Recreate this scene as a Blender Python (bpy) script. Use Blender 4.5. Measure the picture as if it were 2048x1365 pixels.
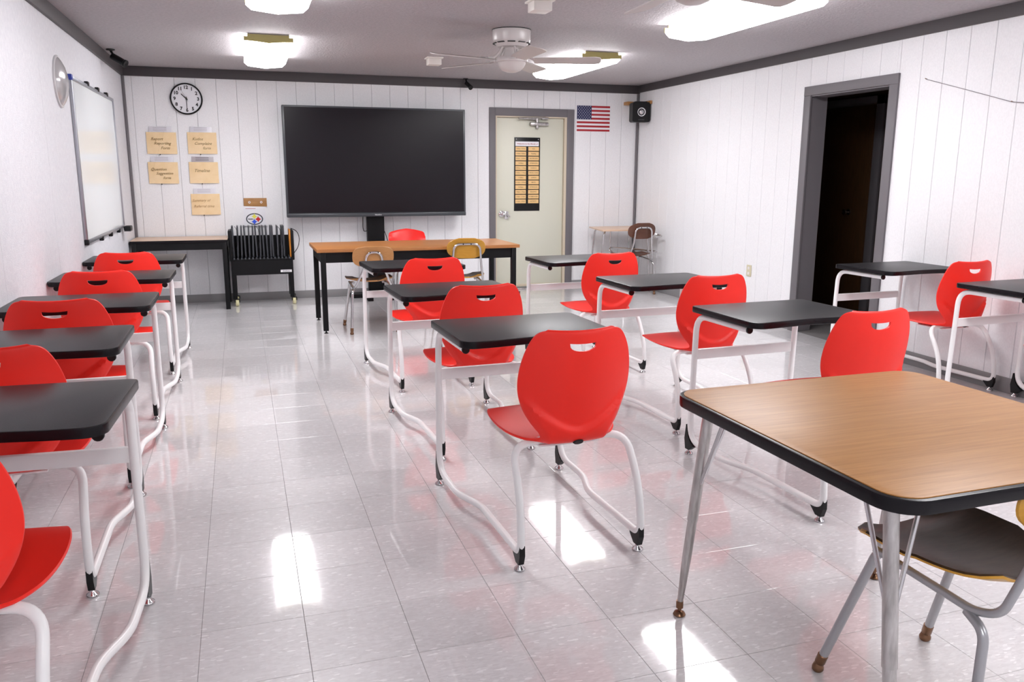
import bpy, bmesh, math, random
from mathutils import Vector, Matrix
from math import sin, cos, pi, radians

S = bpy.context.scene
COL = S.collection
for o in list(bpy.data.objects):
    bpy.data.objects.remove(o)

# ------------------------------------------------------------------ camera, world, exposure
YAW, PIT, ROLL, CAMH = 0.31152, 0.20321, 0.00341, 1.37767
_f = Vector((sin(YAW) * cos(PIT), cos(YAW) * cos(PIT), -sin(PIT)))
_s = Vector((cos(YAW), -sin(YAW), 0))
_u = _s.cross(_f)
_s2 = _s * cos(ROLL) + _u * sin(ROLL)
_u2 = -_s * sin(ROLL) + _u * cos(ROLL)
cd = bpy.data.cameras.new('camera')
cd.sensor_width = 36.0
cd.lens = 1628.95 / 2048 * 36
cd.clip_start = 0.05
cam = bpy.data.objects.new('camera', cd)
COL.objects.link(cam)
M3 = Matrix((_s2, _u2, -_f)).transposed()
cam.matrix_world = Matrix.Translation((0, 0, CAMH)) @ M3.to_4x4()
S.camera = cam

W = bpy.data.worlds.new('world')
S.world = W
W.use_nodes = True
W.node_tree.nodes['Background'].inputs[0].default_value = (0.5, 0.55, 0.6, 1)
W.node_tree.nodes['Background'].inputs[1].default_value = 0.3

S.view_settings.view_transform = 'Standard'
S.view_settings.look = 'None'
S.view_settings.exposure = 1.12
S.view_settings.gamma = 1.0
S.view_settings.use_curve_mapping = False
S.cycles.max_bounces = 8
S.cycles.diffuse_bounces = 5
S.cycles.glossy_bounces = 4
S.cycles.caustics_reflective = False
S.cycles.caustics_refractive = False
S.cycles.sample_clamp_indirect = 6
S.cycles.use_denoising = True

LAMP = 11.5          # radiance of the fluorescent lenses

# ------------------------------------------------------------------ room numbers (metres)
XL, XR, YB, YF, ZC = -1.125, 4.612, 9.323, -2.6, 2.42
RR = -0.0032        # the right wall is very slightly out of square
ZTRIM = 2.325

# ------------------------------------------------------------------ materials
def mat(name, col, rough=0.5, metal=0.0, spec=0.5, emit=None, es=0, coat=0, coatr=0.1, alpha=None, trans=0):
    m = bpy.data.materials.new(name)
    m.use_nodes = True
    b = m.node_tree.nodes['Principled BSDF']
    b.inputs['Base Color'].default_value = (*col, 1)
    b.inputs['Roughness'].default_value = rough
    b.inputs['Metallic'].default_value = metal
    b.inputs['Specular IOR Level'].default_value = spec
    b.inputs['Coat Weight'].default_value = coat
    b.inputs['Coat Roughness'].default_value = coatr
    b.inputs['Transmission Weight'].default_value = trans
    if emit:
        b.inputs['Emission Color'].default_value = (*emit, 1)
        b.inputs['Emission Strength'].default_value = es
    return m

def nd(m, t, **kw):
    n = m.node_tree.nodes.new(t)
    for k, v in kw.items():
        setattr(n, k, v)
    return n

def lk(m, a, b):
    m.node_tree.links.new(a, b)

def bsdf(m):
    return m.node_tree.nodes['Principled BSDF']

def coords(m, scale=(1, 1, 1), kind='Object'):
    tc = nd(m, 'ShaderNodeTexCoord')
    mp = nd(m, 'ShaderNodeMapping')
    mp.inputs['Scale'].default_value = scale
    lk(m, tc.outputs[kind], mp.inputs['Vector'])
    return mp.outputs['Vector']

def noise_col(m, c1, c2, scale=5, stretch=(1, 1, 1), lo=0.35, hi=0.65, detail=4):
    v = coords(m, stretch)
    n = nd(m, 'ShaderNodeTexNoise')
    n.inputs['Scale'].default_value = scale
    n.inputs['Detail'].default_value = detail
    r = nd(m, 'ShaderNodeValToRGB')
    r.color_ramp.elements[0].position = lo
    r.color_ramp.elements[1].position = hi
    r.color_ramp.elements[0].color = (*c1, 1)
    r.color_ramp.elements[1].color = (*c2, 1)
    lk(m, v, n.inputs['Vector'])
    lk(m, n.outputs['Fac'], r.inputs['Fac'])
    lk(m, r.outputs['Color'], bsdf(m).inputs['Base Color'])
    return n

def bump(m, scale=200, strength=0.2, dist=0.001, stretch=(1, 1, 1), detail=3):
    v = coords(m, stretch)
    n = nd(m, 'ShaderNodeTexNoise')
    n.inputs['Scale'].default_value = scale
    n.inputs['Detail'].default_value = detail
    b = nd(m, 'ShaderNodeBump')
    b.inputs['Strength'].default_value = strength
    b.inputs['Distance'].default_value = dist
    lk(m, v, n.inputs['Vector'])
    lk(m, n.outputs['Fac'], b.inputs['Height'])
    lk(m, b.outputs['Normal'], bsdf(m).inputs['Normal'])

M = {}
M['wall'] = mat('painted_panelling', (0.80, 0.80, 0.82), 0.6)
noise_col(M['wall'], (0.77, 0.77, 0.79), (0.83, 0.83, 0.85), 120, (1, 1, 0.6), 0.3, 0.7)
bump(M['wall'], 160, 0.4, 0.0012, (1, 1, 0.5))
M['groove'] = mat('groove_paint', (0.42, 0.41, 0.43), 0.8)
M['leftwall'] = mat('textured_wallboard', (0.78, 0.78, 0.81), 0.55)
noise_col(M['leftwall'], (0.62, 0.62, 0.66), (0.72, 0.72, 0.75), 90, (1, 1, 0.4), 0.3, 0.7)
bump(M['leftwall'], 120, 0.6, 0.003)
M['ceiling'] = mat('ceiling_texture', (0.42, 0.40, 0.41), 0.7)
noise_col(M['ceiling'], (0.375, 0.35, 0.365), (0.45, 0.425, 0.44), 45, (1, 1, 1), 0.3, 0.7, 6)
bump(M['ceiling'], 70, 0.7, 0.006, (1, 1, 1), 6)
M['trim'] = mat('dark_grey_trim', (0.070, 0.062, 0.066), 0.5, spec=0.3)
M['frame'] = mat('grey_frame_paint', (0.155, 0.145, 0.155), 0.5, spec=0.35)
M['base'] = mat('grey_vinyl_base', (0.24, 0.235, 0.24), 0.5)
M['cream'] = mat('cream_jamb', (0.60, 0.52, 0.40), 0.5)
M['door'] = mat('cream_green_door', (0.62, 0.62, 0.52), 0.45)
bump(M['door'], 120, 0.15, 0.001)
M['white'] = mat('white_powder_coat', (0.86, 0.86, 0.86), 0.3)
M['offwhite'] = mat('off_white_plastic', (0.75, 0.72, 0.68), 0.4)
M['fanwhite'] = mat('fan_white_enamel', (0.62, 0.58, 0.57), 0.25)
M['fanblade'] = mat('fan_blade', (0.50, 0.45, 0.43), 0.4)
M['frost'] = mat('frosted_glass', (0.60, 0.56, 0.54), 0.3)
M['black'] = mat('black_plastic', (0.008, 0.008, 0.009), 0.4, spec=0.25)
M['blackmetal'] = mat('black_metal', (0.006, 0.006, 0.007), 0.45, spec=0.2)
M['edge'] = mat('black_edge_band', (0.007, 0.006, 0.008), 0.25, spec=0.2)
bump(M['edge'], 40, 0.15, 0.001)
M['desk'] = mat('black_laminate', (0.03, 0.03, 0.03), 0.38, spec=0.4)
noise_col(M['desk'], (0.012, 0.011, 0.013), (0.022, 0.021, 0.023), 250, (1, 1, 1), 0.4, 0.7)
bump(M['desk'], 500, 0.12, 0.0006)
M['red'] = mat('red_plastic', (0.88, 0.022, 0.012), 0.42, spec=0.35)
bump(M['red'], 700, 0.10, 0.0005)
M['redgloss'] = mat('red_smooth_plastic', (0.80, 0.02, 0.015), 0.25)
M['chrome'] = mat('chrome', (0.62, 0.61, 0.62), 0.16, 1.0)
M['dullchrome'] = mat('worn_chrome', (0.50, 0.48, 0.47), 0.34, 1.0)
noise_col(M['dullchrome'], (0.40, 0.38, 0.37), (0.60, 0.58, 0.57), 60, (1, 1, 0.2))
M['brass'] = mat('rusty_glide', (0.22, 0.12, 0.07), 0.3, 0.9)
M['greytube'] = mat('grey_enamel_tube', (0.40, 0.40, 0.42), 0.3, 0.5)

def wood(name, c1, c2, rough=0.35, stretch=(1, 14, 14), scale=6):
    m = mat(name, c1, rough)
    v = coords(m, stretch)
    n = nd(m, 'ShaderNodeTexNoise')
    n.inputs['Scale'].default_value = scale
    n.inputs['Detail'].default_value = 6
    n.inputs['Roughness'].default_value = 0.65
    n.inputs['Distortion'].default_value = 0.6
    r = nd(m, 'ShaderNodeValToRGB')
    r.color_ramp.elements[0].position = 0.3
    r.color_ramp.elements[1].position = 0.72
    r.color_ramp.elements[0].color = (*c1, 1)
    r.color_ramp.elements[1].color = (*c2, 1)
    lk(m, v, n.inputs['Vector'])
    lk(m, n.outputs['Fac'], r.inputs['Fac'])
    lk(m, r.outputs['Color'], bsdf(m).inputs['Base Color'])
    return m
M['oak'] = wood('oak_laminate', (0.36, 0.158, 0.040), (0.50, 0.245, 0.076), 0.36, (1, 20, 20), 4)
bsdf(M['oak']).inputs['Specular IOR Level'].default_value = 0.35
M['table_orange'] = wood('orange_oak_laminate', (0.42, 0.16, 0.045), (0.52, 0.23, 0.075), 0.3, (1, 16, 16))
M['table_pink'] = wood('pale_laminate', (0.62, 0.42, 0.29), (0.70, 0.50, 0.36), 0.35, (1, 16, 16))
M['ply_orange'] = wood('orange_ply', (0.42, 0.19, 0.06), (0.50, 0.25, 0.09), 0.35, (2, 16, 16))
M['ply_yellow'] = wood('yellow_ply', (0.52, 0.25, 0.02), (0.60, 0.31, 0.035), 0.32, (2, 10, 10))
M['ply_brown'] = wood('dark_brown_ply', (0.085, 0.028, 0.014), (0.14, 0.05, 0.025), 0.3, (2, 10, 10))
M['seat_brown'] = wood('worn_brown_seat', (0.055, 0.030, 0.015), (0.085, 0.050, 0.026), 0.36, (2, 10, 10))
bsdf(M['seat_brown']).inputs['Specular IOR Level'].default_value = 0.2
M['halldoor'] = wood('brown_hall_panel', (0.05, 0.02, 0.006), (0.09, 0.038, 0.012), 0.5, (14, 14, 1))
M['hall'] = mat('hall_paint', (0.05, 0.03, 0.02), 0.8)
M['lens'] = mat('lit_acrylic_lens', (0.9, 0.9, 0.9), 0.4, emit=(0.985, 0.98, 1.0), es=LAMP)
M['olive'] = mat('yellowed_end_cap', (0.42, 0.37, 0.13), 0.4)
M['screen'] = mat('dark_screen_glass', (0.009, 0.007, 0.010), 0.25, spec=0.22)
M['bezel'] = mat('tv_bezel', (0.045, 0.05, 0.058), 0.3)
M['paper'] = mat('manila_paper', (0.83, 0.62, 0.36), 0.8)
noise_col(M['paper'], (0.80, 0.59, 0.33), (0.86, 0.66, 0.41), 8)
M['whitepaper'] = mat('white_paper', (0.78, 0.78, 0.82), 0.7)
M['sleeve'] = mat('grey_sleeve', (0.66, 0.65, 0.70), 0.35)
M['greysleeve'] = mat('taupe_sleeve', (0.42, 0.38, 0.40), 0.35)
M['ink'] = mat('pencil_ink', (0.26, 0.17, 0.07), 0.7)
M['inkfaint'] = mat('faint_ink', (0.45, 0.28, 0.13), 0.7)
M['blackink'] = mat('black_ink', (0.01, 0.01, 0.012), 0.6)
M['pinkink'] = mat('pink_ink', (0.5, 0.25, 0.28), 0.7)
M['card'] = mat('yellow_card', (0.76, 0.50, 0.22), 0.6)
M['flagred'] = mat('flag_red', (0.38, 0.012, 0.02), 0.6)
M['flagblue'] = mat('flag_blue', (0.02, 0.025, 0.09), 0.6)
M['flagwhite'] = mat('flag_white', (0.8, 0.79, 0.82), 0.6)
M['yellow'] = mat('logo_yellow', (0.80, 0.75, 0.10), 0.6)
M['logored'] = mat('logo_red', (0.62, 0.01, 0.015), 0.6)
M['blue'] = mat('logo_blue', (0.03, 0.10, 0.72), 0.6)
M['logogrey'] = mat('logo_ring', (0.045, 0.055, 0.07), 0.6)
M['cork'] = wood('wood_strip', (0.32, 0.15, 0.045), (0.48, 0.25, 0.09), 0.5)
M['cabinetorange'] = mat('orange_edge', (0.75, 0.27, 0.03), 0.5)
M['laptop'] = mat('laptop_grey', (0.05, 0.053, 0.062), 0.4)
M['caster'] = mat('cream_caster', (0.72, 0.68, 0.40), 0.4)
M['mirror'] = mat('convex_mirror', (0.50, 0.49, 0.50), 0.14, 0.35)
M['mirrorrim'] = mat('clear_rim', (0.55, 0.54, 0.55), 0.3)
M['alu'] = mat('aluminium', (0.42, 0.43, 0.47), 0.35, 0.9)
M['board'] = mat('whiteboard_enamel', (0.74, 0.78, 0.79), 0.12)
M['silver'] = mat('silver_cone', (0.6, 0.6, 0.62), 0.25, 0.8)
M['ivory'] = mat('ivory_plate', (0.62, 0.57, 0.40), 0.4)
M['string'] = mat('grey_string', (0.22, 0.20, 0.22), 0.8)
M['navy'] = mat('blue_corner_cap', (0.02, 0.04, 0.30), 0.4)

# speckled vinyl tile: chips of white and grey, colour a little different tile by tile
mt = mat('vinyl_tile', (0.6, 0.6, 0.6), 0.34, spec=0.25, coat=1.0, coatr=0.045)
geo = nd(mt, 'ShaderNodeNewGeometry')
mp = nd(mt, 'ShaderNodeMapping'); mp.inputs['Scale'].default_value = (1 / 0.3048,) * 2 + (0,)
mp.inputs['Location'].default_value = (0.215 / 0.3048, -3.348 / 0.3048, 0)
lk(mt, geo.outputs['Position'], mp.inputs['Vector'])
fl = nd(mt, 'ShaderNodeVectorMath', operation='FLOOR')
lk(mt, mp.outputs[0], fl.inputs[0])
wn = nd(mt, 'ShaderNodeTexWhiteNoise'); lk(mt, fl.outputs[0], wn.inputs['Vector'])
mps = nd(mt, 'ShaderNodeMapping'); mps.inputs['Scale'].default_value = (60, 170, 1)
lk(mt, geo.outputs['Position'], mps.inputs['Vector'])
vo = nd(mt, 'ShaderNodeTexVoronoi'); vo.inputs['Scale'].default_value = 1.0
lk(mt, mps.outputs[0], vo.inputs['Vector'])
rc = nd(mt, 'ShaderNodeValToRGB')
e = rc.color_ramp.elements
e[0].position = 0.0; e[0].color = (0.63, 0.61, 0.62, 1)
e[1].position = 1.0; e[1].color = (0.84, 0.83, 0.84, 1)
a = e.new(0.70); a.color = (0.685, 0.67, 0.68, 1)
a = e.new(0.93); a.color = (0.705, 0.69, 0.70, 1)
sp = nd(mt, 'ShaderNodeSeparateColor'); lk(mt, vo.outputs['Color'], sp.inputs[0])
lk(mt, sp.outputs[0], rc.inputs['Fac'])
nz = nd(mt, 'ShaderNodeTexNoise'); nz.inputs['Scale'].default_value = 2.3; nz.inputs['Detail'].default_value = 5
lk(mt, geo.outputs['Position'], nz.inputs['Vector'])
mr = nd(mt, 'ShaderNodeMapRange'); mr.inputs[3].default_value = 0.93; mr.inputs[4].default_value = 1.07
lk(mt, wn.outputs['Value'], mr.inputs[0])
mr2 = nd(mt, 'ShaderNodeMapRange'); mr2.inputs[3].default_value = 0.90; mr2.inputs[4].default_value = 1.06
lk(mt, nz.outputs['Fac'], mr2.inputs[0])
mm = nd(mt, 'ShaderNodeMath', operation='MULTIPLY')
lk(mt, mr.outputs[0], mm.inputs[0]); lk(mt, mr2.outputs[0], mm.inputs[1])
vm = nd(mt, 'ShaderNodeVectorMath', operation='SCALE')
lk(mt, rc.outputs['Color'], vm.inputs[0]); lk(mt, mm.outputs[0], vm.inputs['Scale'])
lk(mt, vm.outputs[0], bsdf(mt).inputs['Base Color'])
nb = nd(mt, 'ShaderNodeTexNoise'); nb.inputs['Scale'].default_value = 26; nb.inputs['Detail'].default_value = 3
lk(mt, geo.outputs['Position'], nb.inputs['Vector'])
bb = nd(mt, 'ShaderNodeBump'); bb.inputs['Strength'].default_value = 0.08; bb.inputs['Distance'].default_value = 0.001
lk(mt, nb.outputs['Fac'], bb.inputs['Height'])
lk(mt, bb.outputs['Normal'], bsdf(mt).inputs['Normal'])
lk(mt, bb.outputs['Normal'], bsdf(mt).inputs['Coat Normal'])
M['tile'] = mt
M['grout'] = mat('floor_screed', (0.16, 0.15, 0.15), 0.8)

# ------------------------------------------------------------------ mesh helpers
def link(name, me, m=None, parent=None, **props):
    o = bpy.data.objects.new(name, me)
    COL.objects.link(o)
    if me is not None and m is not None and not me.materials:
        me.materials.append(M[m] if isinstance(m, str) else m)
    if parent is not None:
        o.parent = parent
    for k, v in props.items():
        o[k] = v
    return o

def fin(name, bm, m=None, parent=None, smooth=True, **props):
    me = bpy.data.meshes.new(name)
    bmesh.ops.recalc_face_normals(bm, faces=bm.faces[:])
    bm.to_mesh(me)
    bm.free()
    if smooth:
        me.shade_smooth()
        me.set_sharp_from_angle(angle=radians(38))
    return link(name, me, m, parent, **props)

def empty(name, loc=(0, 0, 0), rz=0, label=None, cat=None, group=None):
    o = bpy.data.objects.new(name, None)
    COL.objects.link(o)
    o.empty_display_size = 0.1
    o.location = loc
    o.rotation_euler = (0, 0, rz)
    return tag(o, label, cat, group)

def tag(o, label=None, cat=None, group=None, kind=None):
    for k, v in (('label', label), ('category', cat), ('group', group), ('kind', kind)):
        if v: o[k] = v
    return o

def box(bm, x0, x1, y0, y1, z0, z1, bev=0.0, mtx=None):
    vs = [bm.verts.new((x, y, z)) for z in (z0, z1) for y in (y0, y1) for x in (x0, x1)]
    idx = [(0, 2, 3, 1), (4, 5, 7, 6), (0, 1, 5, 4), (2, 6, 7, 3), (0, 4, 6, 2), (1, 3, 7, 5)]
    fs = [bm.faces.new([vs[i] for i in t]) for t in idx]
    if bev > 0:
        es = {e for f in fs for e in f.edges}
        r = bmesh.ops.bevel(bm, geom=list(es), offset=bev, segments=2, affect='EDGES', profile=0.5)
        vs = list({v for f in r['faces'] for v in f.verts} | {v for v in vs if v.is_valid})
    if mtx is not None:
        bmesh.ops.transform(bm, matrix=mtx, verts=[v for v in vs if v.is_valid])
    return vs

def boxo(name, b, m, parent=None, bev=0.0, mtx=None, **props):
    bm = bmesh.new()
    box(bm, *b, bev=bev, mtx=mtx)
    return fin(name, bm, m, parent, **props)

def fillet(pts, rad, n=6):
    """round the corners of a polyline; rad may be a number or a list"""
    P = [Vector(p) for p in pts]
    out = [P[0]]
    for i in range(1, len(P) - 1):
        r = rad[i - 1] if isinstance(rad, (list, tuple)) else rad
        a, b, c = P[i - 1], P[i], P[i + 1]
        da, dc = (a - b), (c - b)
        t = min(r, da.length * 0.49, dc.length * 0.49)
        p0, p1 = b + da.normalized() * t, b + dc.normalized() * t
        for k in range(n + 1):
            u = k / n
            out.append(p0 * (1 - u) ** 2 + b * (2 * u * (1 - u)) + p1 * u * u)
    out.append(P[-1])
    return out

def tube(bm, pts, r, n=10, cap=True, flat=None):
    P = [Vector(p) for p in pts]
    Q = [P[0]]
    for p in P[1:]:
        if (p - Q[-1]).length > 1e-5: Q.append(p)
    P = Q
    T = []
    for i in range(len(P)):
        a = P[max(i - 1, 0)]; b = P[min(i + 1, len(P) - 1)]
        T.append((b - a).normalized())
    up = Vector((0, 0, 1)) if abs(T[0].z) < 0.9 else Vector((1, 0, 0))
    nrm = (up - T[0] * up.dot(T[0])).normalized()
    rings = []
    for i, p in enumerate(P):
        nrm = (nrm - T[i] * nrm.dot(T[i])).normalized()
        bi = T[i].cross(nrm)
        rr = r[i] if isinstance(r, (list, tuple)) else r
        ring = []
        for k in range(n):
            a = 2 * pi * k / n
            ring.append(bm.verts.new(p + nrm * (cos(a) * rr) + bi * (sin(a) * rr)))
        rings.append(ring)
    for a, b in zip(rings, rings[1:]):
        for k in range(n):
            bm.faces.new((a[k], a[(k + 1) % n], b[(k + 1) % n], b[k]))
    if cap:
        bm.faces.new(rings[0][::-1]); bm.faces.new(rings[-1])
    return bm

def lathe(bm, prof, c=(0, 0, 0), n=20, axis=None, cap=True):
    """prof: (radius, height) pairs; axis: matrix placing the z axis"""
    mtx = axis or Matrix.Translation(c)
    rings = []
    for r, h in prof:
        rings.append([bm.verts.new(mtx @ Vector((cos(2 * pi * k / n) * r, sin(2 * pi * k / n) * r, h))) for k in range(n)])
    for a, b in zip(rings, rings[1:]):
        for k in range(n):
            bm.faces.new((a[k], a[(k + 1) % n], b[(k + 1) % n], b[k]))
    if cap:
        bm.faces.new(rings[0][::-1]); bm.faces.new(rings[-1])
    return bm

def prism(bm, poly, z0, z1, mtx=None):
    a = [bm.verts.new((x, y, z0)) for x, y in poly]
    b = [bm.verts.new((x, y, z1)) for x, y in poly]
    n = len(poly)
    bm.faces.new(a[::-1]); bm.faces.new(b)
    for i in range(n):
        bm.faces.new((a[i], a[(i + 1) % n], b[(i + 1) % n], b[i]))
    if mtx is not None:
        bmesh.ops.transform(bm, matrix=mtx, verts=a + b)
    return bm

def slab(name, poly, z0, z1, m, parent, bev=0.004, edge=None, **props):
    """a bevelled board: top material m, edge material given"""
    bm = bmesh.new()
    prism(bm, poly, z0, z1)
    bm.normal_update()
    es = [e for e in bm.edges if abs(e.verts[0].co.z - e.verts[1].co.z) < 1e-6]
    bmesh.ops.bevel(bm, geom=es, offset=bev, segments=2, affect='EDGES', profile=0.6)
    o = fin(name, bm, m, parent, **props)
    if edge:
        o.data.materials.append(M[edge])
        for p in o.data.polygons:
            if p.center.z < z1 - 1e-4 or p.normal.z < 0.9: p.material_index = 1
    return o

def rrect(x0, x1, y0, y1, r, n=6):
    out = []
    rs = r if isinstance(r, (list, tuple)) else [r] * 4
    for (cx, cy, a0), q in zip(((x1, y1, 0), (x0, y1, pi / 2), (x0, y0, pi), (x1, y0, 1.5 * pi)), rs):
        sx = -1 if cx == x1 else 1; sy = -1 if cy == y1 else 1
        for k in range(n + 1):
            a = a0 + k * pi / 2 / n
            out.append((cx + sx * q + cos(a) * q, cy + sy * q + sin(a) * q))
    return out

def catmull(rows, sub):
    out = []
    n = len(rows)
    for i in range(n - 1):
        p0, p1, p2, p3 = rows[max(i - 1, 0)], rows[i], rows[i + 1], rows[min(i + 2, n - 1)]
        for k in range(sub):
            t = k / sub
            out.append([0.5 * (2 * b + (c - a) * t + (2 * a - 5 * b + 4 * c - d) * t * t + (3 * b - a - 3 * c + d) * t ** 3)
                        for a, b, c, d in zip(p0, p1, p2, p3)])
    out.append(list(rows[-1]))
    return out

def shell(bm, fn, rows, nu, thick, extra=None):
    """thin curved shell: fn(row, u) -> point; a closed solid with a rounded rim"""
    nv = len(rows)
    G = [[Vector(fn(rows[j], -1 + 2 * i / nu)) for i in range(nu + 1)] for j in range(nv)]
    N = [[None] * (nu + 1) for _ in range(nv)]
    for j in range(nv):
        for i in range(nu + 1):
            du = G[j][min(i + 1, nu)] - G[j][max(i - 1, 0)]
            dv = G[min(j + 1, nv - 1)][i] - G[max(j - 1, 0)][i]
            N[j][i] = du.cross(dv).normalized()
    A = [[bm.verts.new(G[j][i]) for i in range(nu + 1)] for j in range(nv)]
    B = [[bm.verts.new(G[j][i] - N[j][i] * (thick + (extra(G[j][i], -1 + 2 * i / nu, j / (nv - 1)) if extra else 0))) for i in range(nu + 1)] for j in range(nv)]
    for j in range(nv - 1):
        for i in range(nu):
            bm.faces.new((A[j][i], A[j][i + 1], A[j + 1][i + 1], A[j + 1][i]))
            bm.faces.new((B[j][i], B[j + 1][i], B[j + 1][i + 1], B[j][i + 1]))
    loop = [(0, i) for i in range(nu + 1)] + [(j, nu) for j in range(1, nv)] + [(nv - 1, i) for i in range(nu - 1, -1, -1)] + [(j, 0) for j in range(nv - 2, 0, -1)]
    L = len(loop)
    Cc = []
    for k, (j, i) in enumerate(loop):
        a, b = G[j][i], B[j][i].co
        p = G[loop[k - 1][0]][loop[k - 1][1]]; q = G[loop[(k + 1) % L][0]][loop[(k + 1) % L][1]]
        out = (q - p).normalized().cross(N[j][i])
        cen = G[nv // 2][nu // 2]
        if out.dot(a - cen) < 0: out = -out
        Cc.append(bm.verts.new((a + b) / 2 + out * thick * 0.35))
    for k in range(L):
        j, i = loop[k]; j2, i2 = loop[(k + 1) % L]
        bm.faces.new((A[j][i], Cc[k], Cc[(k + 1) % L], A[j2][i2]))
        bm.faces.new((Cc[k], B[j][i], B[j2][i2], Cc[(k + 1) % L]))
    return bm

def text_mesh(s, size, bold=0.0, align='CENTER', shear=0.0, spacing=1.0):
    cu = bpy.data.curves.new('lettering', 'FONT')
    cu.body = s
    cu.size = size
    cu.align_x = align
    cu.align_y = 'CENTER'
    cu.resolution_u = 2
    cu.offset = bold
    cu.shear = shear
    cu.space_character = spacing
    cu.extrude = 0.0006
    o = bpy.data.objects.new('lettering', cu)
    COL.objects.link(o)
    dg = bpy.context.evaluated_depsgraph_get()
    me = bpy.data.meshes.new_from_object(o.evaluated_get(dg))
    bpy.data.objects.remove(o)
    bpy.data.curves.remove(cu)
    me.materials.clear()
    return me

FACE_S = Matrix(((1, 0, 0), (0, 0, -1), (0, 1, 0))).to_4x4()   # lies in xz, readable from -y (text plane xy -> xz)

def text(name, s, size, m, parent, x, y, z, rot=0.0, **kw):
    me = text_mesh(s, size, **kw)
    me.transform(Matrix.Translation((x, y, z)) @ FACE_S @ Matrix.Rotation(rot, 4, 'Z'))
    return link(name, me, m, parent)

def kids(o):
    return [c for c in bpy.data.objects if c.parent == o]

_tree = {}
def copy_tree(o, parent=None):
    if o.name not in _tree:
        _tree[o.name] = kids(o)
    c = o.copy()
    COL.objects.link(c)
    c.parent = parent
    for ch in _tree[o.name]:
        copy_tree(ch, c)
    return c

# ------------------------------------------------------------------ floor of vinyl tiles
random.seed(4)
T = 0.3048
floor = boxo('floor', (XL - 0.06, XR + 0.08, YF - 0.06, YB + 0.06, -0.08, -0.003), 'grout', kind='structure')
ta, tx, ty = 0.00699, -0.215, 3.34843
def clip(poly, ax, v, keep_less):
    out = []
    for i in range(len(poly)):
        p, q = poly[i - 1], poly[i]
        ip = (p[ax] <= v) == keep_less; iq = (q[ax] <= v) == keep_less
        if ip != iq:
            t = (v - p[ax]) / (q[ax] - p[ax])
            out.append(tuple(p[k] + (q[k] - p[k]) * t for k in (0, 1)))
        if iq: out.append(q)
    return out
def tile_bm(bm, poly):
    cx = sum(p[0] for p in poly) / len(poly); cy = sum(p[1] for p in poly) / len(poly)
    def ring(d, z):
        r = []
        for x, y in poly:
            l = max(math.hypot(x - cx, y - cy), 1e-6)
            r.append(bm.verts.new((x - (x - cx) / l * d, y - (y - cy) / l * d, z)))
        return r
    a, b, c = ring(0, -0.003), ring(0, -0.0006), ring(0.0012, 0.0)
    n = len(poly)
    bm.faces.new(c)
    for p, q in ((a, b), (b, c)):
        for i in range(n):
            bm.faces.new((p[i], p[(i + 1) % n], q[(i + 1) % n], q[i]))
g = 0.00055
bmf = bmesh.new(); tile_bm(bmf, [(g, g), (T - g, g), (T - g, T - g), (g, T - g)])
tile_me = bpy.data.meshes.new('tile'); bmf.to_mesh(tile_me); bmf.free(); tile_me.materials.append(M['tile'])
cands = []
R2 = Matrix.Rotation(ta, 3, 'Z')
def vis(x, y):
    v = Vector((x, y, -CAMH)); z = v.dot(_f)
    if z < 0.3: return False
    return abs(v.dot(_s2) / z * 1628.95) < 1090 and abs(v.dot(_u2) / z * 1628.95) < 760
for i in range(-5, 18):
    for j in range(-22, 22):
        o = Vector((tx, ty, 0)) + R2 @ Vector((i * T, j * T, 0))
        poly = [(g, g), (T - g, g), (T - g, T - g), (g, T - g)]
        poly = [tuple((o + R2 @ Vector((a, b, 0)))[:2]) for a, b in poly]
        full = list(poly)
        for ax, v, k in ((0, XL, False), (0, XR, True), (1, YF, False), (1, YB, True)):
            poly = clip(poly, ax, v, k)
            if len(poly) < 3: break
        if len(poly) < 3: continue
        cx = sum(p[0] for p in poly) / len(poly); cy = sum(p[1] for p in poly) / len(poly)
        inside = len(poly) == 4 and all(abs(a[0] - b[0]) + abs(a[1] - b[1]) < 1e-7 for a, b in zip(sorted(poly), sorted(full)))
        cands.append((0 if vis(cx, cy) else 1, math.hypot(cx, cy), i, j, inside, poly, o))
cands.sort(key=lambda c: c[:2])
rest = bmesh.new()
for k, (v, dd, i, j, inside, poly, o) in enumerate(cands):
    if k < 300:
        if inside:
            t = link('tile', tile_me, None, floor)
            t.location = o; t.rotation_euler = (0, 0, ta)
        else:
            b_ = bmesh.new(); tile_bm(b_, poly); fin('tile', b_, 'tile', floor, smooth=False)
    else:
        tile_bm(rest, poly)
fin('far_tiles', rest, 'tile', floor, smooth=False, kind='stuff')

# ------------------------------------------------------------------ ceiling and walls
boxo('ceiling', (XL - 0.06, XR + 0.08, YF - 0.06, YB + 0.06, ZC, ZC + 0.1), 'ceiling', kind='structure')
boxo('wall_front', (XL - 0.06, XR + 0.08, YF - 0.16, YF, -0.08, ZC), 'wall', kind='structure')

wl = boxo('wall_left', (XL - 0.12, XL - 0.006, YF, YB + 0.1, -0.08, ZC), 'groove', kind='structure')
y = YB; n_ = 0
while y > YF + 0.01:                       # wide smooth wallboards with tight seams
    y2 = max(y - 1.2192, YF)
    boxo('wall_panel', (XL - 0.006, XL, y2 + 0.0006, y - 0.0006, 0, ZC), 'leftwall', wl)
    y = y2

D0, D1, DZ = 2.715, 3.766, 2.12            # exit door, outer edges of its frame
wb = bmesh.new()
box(wb, XL - 0.06, D0 + 0.06, YB + 0.012, YB + 0.15, -0.08, ZC)
box(wb, D1 - 0.06, XR + 0.1, YB + 0.012, YB + 0.15, -0.08, ZC)
box(wb, D0 + 0.06, D1 - 0.06, YB + 0.012, YB + 0.15, DZ - 0.05, ZC)
wb = fin('wall_back', wb, 'groove', smooth=False, kind='structure')

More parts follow.
